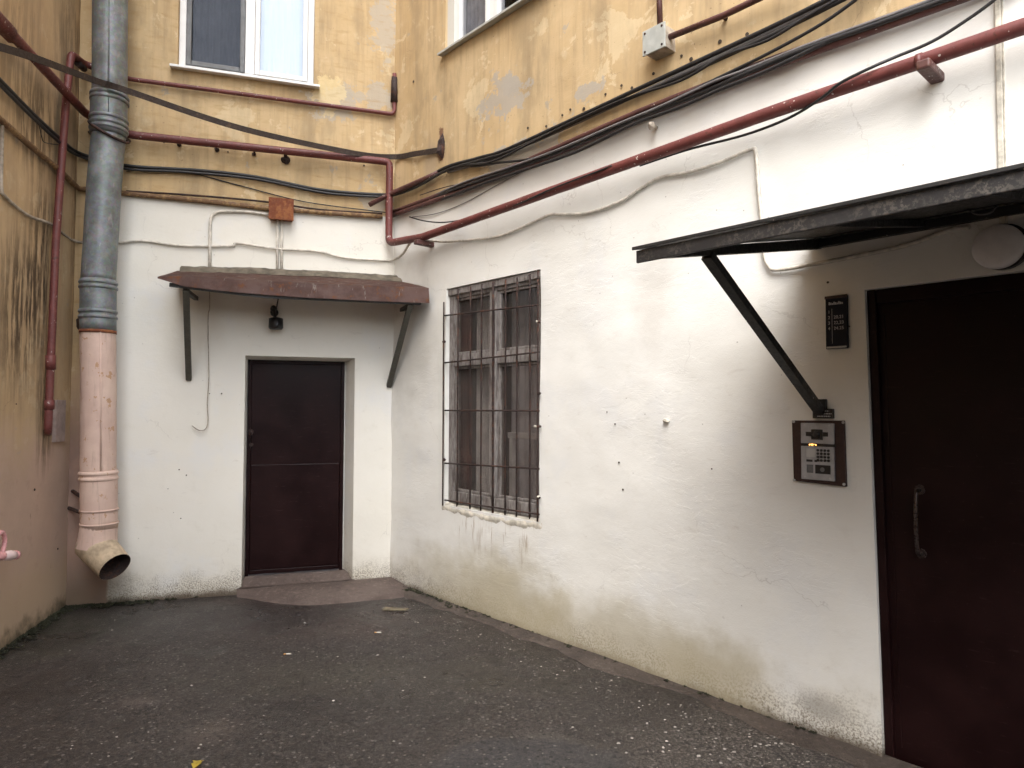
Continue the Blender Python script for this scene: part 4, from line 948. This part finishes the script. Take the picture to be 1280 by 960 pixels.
bm = BM()
for k in range(1, 5):
    s = s0 + cw * k / 5
    hexa(bm, [W.w(s, of - .013, zf + .035), W.w(s + .03, of - .013, zf + .035), W.w(s + .03, .036, zw + .012), W.w(s, .036, zw + .012), W.w(s, of - .013, zft - .002), W.w(s + .03, of - .013, zft - .002), W.w(s + .03, .036, zw + fth), W.w(s, .036, zw + fth)])
obj('cross_rail', bm, M['black_steel'], big)
for k, s in enumerate((s0 + .015, s1 - .02)):
    o1, z1 = WR.on_s(884, 322, cs + .015); zb0 = WR.sz(1018, 514)[1]
    bm = BM(); a = W.w(s, o1, z1 + .01); b = W.w(s, .012, zb0); bar(bm, a, b, .036, .046, up=W.u, bev=.002)
    if k == 0: wbox(bm, W, s - .03, s + .03, -.01, .012, zb0 - .02, zb0 + .06, .003)
    obj('strut', bm, M['black_steel'], big)
# round bulkhead light
rl = thing('bulkhead_light', R(1240, 310, 0), 'round frosted bulkhead light above the big entrance door', 'lamp')
q = WR.sz(1247, 308, .05); ctr = W.w(q[0], 0, q[1]); rr = .092
bm = BM(); disc(bm, ctr + W.u * .012, W.n, rr + .003, .03, 32); obj('base', bm, M['black'], rl)
bm = BM(); disc(bm, ctr + W.n * .031, W.n, rr, .02, 32, dome=.03); obj('diffuser', bm, M['diffuser'], rl, smooth=True, auto=50)
for a in (.4, 2.4, 3.4, 5.6): bm = BM(); disc(bm, ctr + W.n * .05 + W.u * math.cos(a) * .086 + Vector((0, 0, math.sin(a) * .086)), W.n, .005, .004, 8); obj('screw', bm, M['black'], rl)
bm = BM(); tube(bm, smoothp([R(1210, 262, .10), R(1222, 268, .12), R(1238, 266, .13), R(1245, 258, .12)], 5), .004, 6); obj('loose_lead', bm, M['grey_cable'], rl)

# ------------------------------------------------------------------ flat number plate, sticker, intercom
def text_bm(txt, size):
    cu = bpy.data.curves.new('t', 'FONT'); cu.body = txt; cu.size = size; cu.align_x = 'CENTER'; cu.align_y = 'CENTER'; cu.extrude = .0006
    o = bpy.data.objects.new('t', cu); COL.objects.link(o); bpy.context.view_layer.update()
    me = bpy.data.meshes.new_from_object(o.evaluated_get(bpy.context.evaluated_depsgraph_get()))
    bpy.data.objects.remove(o); bpy.data.curves.remove(cu); return me
def put_text(bm, txt, size, W, s, off, z, sx=1.0):
    me = text_bm(txt, size); k = len(bm.verts); bm.from_mesh(me); bpy.data.meshes.remove(me); bm.verts.ensure_lookup_table()
    for v in bm.verts[k:]: v.co = W.w(s + v.co.x * sx, off + v.co.z, z + v.co.y)
s0, _ = WR.sz(1033, 400); s1, _ = WR.sz(1060, 400); zt = WR.sz(1046, 370)[1]; zb0 = WR.sz(1046, 436)[1]
sg = thing('number_plate', R(1046, 436, 0), 'narrow navy plate of flat numbers beside the big entrance door', 'sign')
bm = BM(); wbox(bm, W, s0, s1, -.01, .010, zb0, zt, .002); obj('plate', bm, M['navy'], sg)
bm = BM(); hgt = zt - zb0; wid = s1 - s0
for k in range(4): put_text(bm, str(k + 1), hgt * .085, W, s0 + wid * .17, .0112, zt - hgt * (.30 + .105 * k))
for k, tx in enumerate(('20,21', '22,23', '24,25')): put_text(bm, tx, hgt * .085, W, s0 + wid * .62, .0112, zt - hgt * (.405 + .105 * k))
wbox(bm, W, s0 + wid * .30, s0 + wid * .315, .0102, .0112, zb0 + hgt * .1, zt - hgt * .24)
for k in range(9): wbox(bm, W, s0 + wid * (.16 + .075 * k), s0 + wid * (.215 + .075 * k), .0102, .0112, zt - hgt * .165, zt - hgt * (.11 + .012 * (k % 3)))
obj('lettering', bm, M['sign_white'], sg)
bm = BM(); wbox(bm, W, s0 + .004, s1 - .004, .0102, .012, zb0 + .003, zb0 + .012); obj('edging', bm, M['pale_label'], sg); bm = BM(); wbox(bm, W, s0 - .002, s1 + .002, .008, .013, zt - .012, zt + .002); obj('edging', bm, M['dark_plate'], sg)
# sticker above the intercom
s0, _ = WR.sz(1017, 517); s1, _ = WR.sz(1042, 517); z1 = WR.sz(1029, 511)[1]; z0 = WR.sz(1029, 523)[1]
stk = thing('notice_strip', R(1029, 523, 0), 'little dark notice strip between strut foot and intercom', 'sign')
bm = BM(); wbox(bm, W, s0, s1, -.01, .012, z0, z1, .001); obj('plate', bm, M['black'], stk)
bm = BM()
for k, (a, b) in enumerate(((.12, .82), (.10, .95), (.25, .9))):
    x = a
    while x < b:
        w_ = random.uniform(.05, .11); zz = z1 - (z1 - z0) * (.22 + .27 * k); wbox(bm, W, s0 + (s1 - s0) * x, s0 + (s1 - s0) * min(b, x + w_), .0122, .0130, zz - .0035, zz + .002); x += w_ + .03
obj('print', bm, M['sign_white'], stk)
# intercom
ic = thing('intercom', R(1025, 604, 0), 'grey door intercom with keypad on a brown back plate', 'intercom')
s0, _ = WR.sz(992, 565); s1, _ = WR.sz(1057, 565); z1 = WR.sz(1024, 526)[1]; z0 = WR.sz(1024, 604)[1]
bm = BM(); hexa(bm, [W.w(s0 + .004, -.01, z0 + .003), W.w(s1 + .004, -.01, z0 - .006), W.w(s1 + .004, .012, z0 - .006), W.w(s0 + .004, .012, z0 + .003), W.w(s0 - .003, -.01, z1), W.w(s1 - .003, -.01, z1 + .003), W.w(s1 - .003, .012, z1 + .003), W.w(s0 - .003, .012, z1)], .003); obj('back_plate', bm, M['dark_plate'], ic)
a0, _ = WR.sz(1002, 565, .02); a1, _ = WR.sz(1043, 565, .02); t1 = WR.sz(1022, 529, .02)[1]; t0 = WR.sz(1022, 600, .02)[1]; zm = WR.sz(1022, 556, .02)[1]
aw = a1 - a0; th_ = t1 - t0
def A(u, v): return a0 + aw * u, t1 - th_ * v
def rect(bm, u0, u1, v0, v1, o0, o1, bev=.0006): x0, y1 = A(u0, v0); x1, y0 = A(u1, v1); wbox(bm, W, x0, x1, o0, o1, y0, y1, bev)
bm = BM(); rect(bm, 0, 1, 0, .36, .012, .027, .002); rect(bm, 0, 1, .41, 1, .012, .027, .002); obj('panel', bm, M['panel_grey'], ic)
bm = BM(); rect(bm, .0, 1.03, .355, .415, .0125, .021, .0005); obj('display', bm, M['black'], ic)
bm = BM(); put_text(bm, '40', th_ * .05, W, *[(A(.33, .385))[0], .0216, A(.33, .385)[1]]); rect(bm, .24, .44, .371, .376, .0212, .0218, 0); rect(bm, .24, .27, .376, .397, .0212, .0218, 0); rect(bm, .43, .47, .378, .394, .0212, .0218, 0); obj('lit_digits', bm, M['lit'], ic)
bm = BM(); rect(bm, .33, .68, .11, .29, .0272, .031, .0015); rect(bm, .16, .325, .155, .23, .0272, .029, .001); rect(bm, .685, .84, .155, .23, .0272, .029, .001); x, z = A(.50, .20); disc(bm, W.w(x, .031, z), W.n, aw * .1, .006, 16, dome=.006); obj('camera_window', bm, M['black'], ic)
bm = BM()
for i in range(4):
    for j in range(4): x, z = A(.53 + .105 * i, .475 + .058 * j); disc(bm, W.w(x, .0271, z), W.n, aw * .042, .004, 10)
rect(bm, .17, .36, .645, .685, .0272, .029); rect(bm, .42, .50, .645, .685, .0272, .029)
obj('keypad', bm, M['key'], ic)
bm = BM(); rect(bm, .17, .45, .45, .60, .0272, .0285, .0003); obj('paper_label', bm, M['pale_label'], ic)
bm = BM(); rect(bm, .44, .90, .73, .885, .0272, .029, .0006); obj('card_reader', bm, M['black'], ic)
bm = BM(); rect(bm, .18, .38, .735, .88, .0272, .0285, .0003); obj('grey_window', bm, M['grey_rubber'], ic)
bm = BM(); x, z = A(.66, .81); disc(bm, W.w(x, .0291, z), W.n, aw * .07, .002, 10); obj('reader_emblem', bm, M['grey_rubber'], ic)
for u in (.12, .88):
    for v in (.035, .955): x, z = A(u, v); bm = BM(); disc(bm, W.w(x, .027, z), W.n, aw * .03, .0025, 10); obj('screw', bm, M['pale_label'], ic)
for s in (s0 + .008, s1 - .004):
    for z in (z0 + .006, z1 - .006): bm = BM(); disc(bm, W.w(s, .012, z), W.n, .007, .004, 10); obj('screw', bm, M['pale_label'], ic)

# ------------------------------------------------------------------ ground
def gz(x, y): return .018 * noise.noise(Vector((x * .55, y * .55, 3))) + .007 * noise.noise(Vector((x * 2.1, y * 2.1, 8))) - .006
bm = BM()
xs = [-300, -60, -16] + [-7 + .07 * i for i in range(int(15 / .07) + 1)] + [20, 60, 300]; ys = [-300, -60, -16] + [-6.5 + .07 * i for i in range(int(15.5 / .07) + 1)] + [20, 60, 300]
Vv = grid(bm, [[Vector((x, y, gz(x, y) if -8 < x < 9 and -8 < y < 10 else -.02)) for x in xs] for y in ys])
obj('asphalt_ground', bm, M['asphalt'], None, kind='structure', frame=Matrix.Identity(4), smooth=True)
# worn concrete apron at the small door
outl = [(296, 746), (306, 748), (330, 753), (365, 757), (400, 756.5), (440, 754), (480, 750), (510, 745), (522, 742)]
bm = BM(); rows = []
fr = smoothp([ground_at(*p) for p in outl], 5); m = len(fr)
inn = []
for i, p in enumerate(fr):
    k = i / (m - 1); s = (dB0 - .04) + (LB_LEN + .05 - dB0) * k; inn.append(WB.w(s, -.02, 0))
for k in range(9):
    f = k / 8; rows.append([a.lerp(b, f) + Vector((0, 0, (.05 * min(1, (1 - f) * 1.25) ** 1.3 if f < .999 else -.03) + .006 * noise.noise(a * 3 + Vector((0, 0, k * .4))))) for a, b in zip(inn, fr)])
grid(bm, rows)
rows = [[WB.w(dB0 - .02 + (dB1 - dB0 + .04) * i / 20, o, zz + .006 * noise.noise(Vector((i * .3, o * 9, 2)))) for i in range(21)] for o, zz in ((-.3, zst + .005), (-.2, zst), (-.1, zst - .01), (-.03, .055), (.02, .052))]
grid(bm, rows)
obj('concrete_apron', bm, M['step'], None, kind='structure', smooth=True)
# earth strip at the foot of the long wall
bm = BM(); rows = []; n = 120; s_end = sd0 + .02
for k, (o, z) in enumerate(((-.03, .020), (.015, .018), (.05, .014), (.10, .011), (.16, .006), (.20, -.03))):
    r = []
    for i in range(n + 1):
        s = .12 + (s_end + .6 - .12) * i / n; wdt = .72 + .45 * noise.noise(Vector((s * 1.7, 0, 5))) + .2 * noise.noise(Vector((s * 6, 0, 1)))
        r.append(WR.w(s, o * wdt if o > 0 else o, z * (.8 + .5 * noise.noise(Vector((s * 5, k, 2)))) + gz(0, 3) * 0))
    rows.append(r)
grid(bm, rows); obj('earth_strip', bm, M['dirt'], None, kind='structure', smooth=True)
# moss and dirt tufts in the angles
def tufts(name, where, m, kind='stuff'):
    bm = BM()
    for c, r in where:
        for _ in range(7):
            q = c + Vector((random.uniform(-r, r), random.uniform(-r, r), 0)); h = random.uniform(.006, .028) * (r / .03)
            a = random.uniform(0, 6.28); t = Vector((math.cos(a), math.sin(a), 0)) * random.uniform(.004, .012)
            bm.faces.new([bm.verts.new(q - t), bm.verts.new(q + t), bm.verts.new(q + Vector((random.uniform(-.012, .012), random.uniform(-.012, .012), h)))])
        blob_mesh(bm, c, r * .7, r * .7, r * .22, 1, .6)
    return obj(name, bm, m, None, kind=kind)
wh = []
for _ in range(320):
    s = -abs(random.gauss(0, .9)); wh.append((WL.w(s, abs(random.gauss(.0, .035)), .004), random.uniform(.006, .022)))
for _ in range(220):
    s = abs(random.gauss(0.15, .33)); wh.append((WB.w(s, abs(random.gauss(.0, .05)), .004), random.uniform(.006, .022)))
for _ in range(80):
    s = abs(random.gauss(.3, .45)) + .1; wh.append((WR.w(s, abs(random.gauss(.02, .03)), .014), random.uniform(.008, .02)))
for _ in range(50):
    s = random.uniform(.2, sd0 - .2); wh.append((WR.w(s, abs(random.gauss(.01, .012)), .016), random.uniform(.006, .014)))
tufts('moss', wh, M['moss'])
# pale chips and grit scattered on the asphalt
bm = BM()
def chip(p, r):
    n = random.randint(4, 6); a0 = random.uniform(0, 6.28); h = r * random.uniform(.25, .5)
    z = gz(p.x, p.y) + .001; b1 = []; t1 = []
    for i in range(n):
        a = a0 + 6.28 * i / n; q = r * random.uniform(.6, 1.2); b1.append(bm.verts.new((p.x + math.cos(a) * q, p.y + math.sin(a) * q * .75, z))); t1.append(bm.verts.new((p.x + math.cos(a) * q * .75, p.y + math.sin(a) * q * .55, z + h)))
    bm.faces.new(t1)
    for i in range(n): bm.faces.new((b1[i], b1[(i + 1) % n], t1[(i + 1) % n], t1[i]))
def inside(p): return (p - WR.o).dot(WR.n) > .12 and (p - WL.o).dot(WL.n) > .1 and (p - WB.o).dot(WB.n) > .12
for _ in range(330):
    p = Vector((random.uniform(-3.2, 2.2), random.uniform(1.6, 6.2), 0))
    if inside(p): chip(p, random.choice((.0025, .003, .003, .004, .005, .008)))
for _ in range(300):
    s = random.uniform(.3, 5); p = WR.w(s, .12 + abs(random.gauss(0, .22)), 0)
    if inside(p): chip(p, random.choice((.003, .004, .005, .007)))
for _ in range(260):
    q = ground_at(960, 940); p = q + Vector((random.gauss(0, .35), random.gauss(0, .25), 0))
    if inside(p): chip(p, random.choice((.0025, .003, .004, .005, .009)))
for _ in range(26):
    q = ground_at(170, 935); p = q + Vector((random.gauss(0, .35), random.gauss(0, .2), 0))
    if inside(p): chip(p, random.choice((.004, .005, .006)))
obj('stone_chips', bm, M['chip'], None, kind='stuff')
# single things lying about
def butt(px, py, ang, lb, grp):
    p = ground_at(px, py); p.z = gz(p.x, p.y) + .006; d = Vector((math.cos(ang), math.sin(ang), 0))
    t = thing('cigarette_butt', p, lb, 'cigarette butt', grp)
    bm = BM(); tube(bm, [p - d * .012, p + d * .020], .0042, 8); obj('paper', bm, M['butt'], t)
    bm = BM(); tube(bm, [p - d * .028, p - d * .0122], .0043, 8); obj('filter', bm, M['filter'], t)
butt(360, 818, .2, 'cigarette butt lying on the asphalt below the small door', 'cigarette butts on the asphalt'); butt(473, 791, .0, 'cigarette butt lying nearest the corner of the walls', 'cigarette butts on the asphalt')
p = ground_at(246, 955); bm = BM(); z = gz(p.x, p.y) + .006
oc = [(0, -.045), (.018, -.03), (.03, -.01), (.022, .012), (.036, .02), (.012, .03), (0, .048), (-.014, .028), (-.034, .018), (-.02, .006), (-.026, -.014), (-.012, -.03)]
vs = [bm.verts.new((p.x + x * .8, p.y + y * .8, z + .010 * abs(x) / .03)) for x, y in oc]; c = bm.verts.new((p.x, p.y, z))
for i in range(len(vs)): bm.faces.new((c, vs[i], vs[(i + 1) % len(vs)]))
bmesh.ops.solidify(bm, geom=bm.faces[:], thickness=.0012); obj('fallen_leaf', bm, M['leaf'], None, 'yellow fallen leaf on the asphalt in the near left', 'leaf')
p = ground_at(492, 762); bm = BM(); z = gz(p.x, p.y) + .008
P = [Vector((p.x - .09, p.y - .03, z)), Vector((p.x + .10, p.y - .04, z + .003)), Vector((p.x + .12, p.y + .0, z + .004)), Vector((p.x - .08, p.y + .05, z + .002))]
hexa(bm, P + [q + Vector((0, 0, .006)) for q in P], .001); obj('board_scrap', bm, M['card'], None, 'flat straw coloured scrap lying by the foot of the corner', 'scrap')

# ------------------------------------------------------------------ light
SUN_EL, SUN_AZ = R_(52), R_(190)     # azimuth of the sun, clockwise from +Y
wld = bpy.data.worlds.new('World'); scene.world = wld; wld.use_nodes = True; nt = wld.node_tree
sky = nt.nodes.new('ShaderNodeTexSky'); sky.sky_type = 'NISHITA'; sky.sun_disc = False; sky.sun_elevation = SUN_EL; sky.sun_rotation = SUN_AZ
sky.air_density = 1.0; sky.dust_density = 3.0; sky.ozone_density = 1.0
hs = nt.nodes.new('ShaderNodeHueSaturation'); hs.inputs['Saturation'].default_value = .38     # grey cloud cover
bg = nt.nodes['Background']; bg.inputs['Strength'].default_value = .15
nt.links.new(sky.outputs[0], hs.inputs['Color']); nt.links.new(hs.outputs[0], bg.inputs['Color'])
sd = bpy.data.lights.new('sun', 'SUN'); sd.energy = .8; sd.angle = R_(50); sd.color = (1, .99, .98)
so = bpy.data.objects.new('sun', sd); COL.objects.link(so)
dirv = Vector((math.sin(SUN_AZ) * math.cos(SUN_EL), math.cos(SUN_AZ) * math.cos(SUN_EL), math.sin(SUN_EL)))
so.rotation_euler = dirv.to_track_quat('Z', 'Y').to_euler(); so.location = (0, 0, 12)
scene.view_settings.view_transform = 'Standard'; scene.view_settings.look = 'None'; scene.view_settings.exposure = 1.71; scene.view_settings.gamma = 1
scene.view_settings.use_curve_mapping = False
scene.cycles.max_bounces = 8; scene.cycles.diffuse_bounces = 3; scene.cycles.use_denoising = True; scene.cycles.use_adaptive_sampling = True; scene.cycles.adaptive_threshold = .035
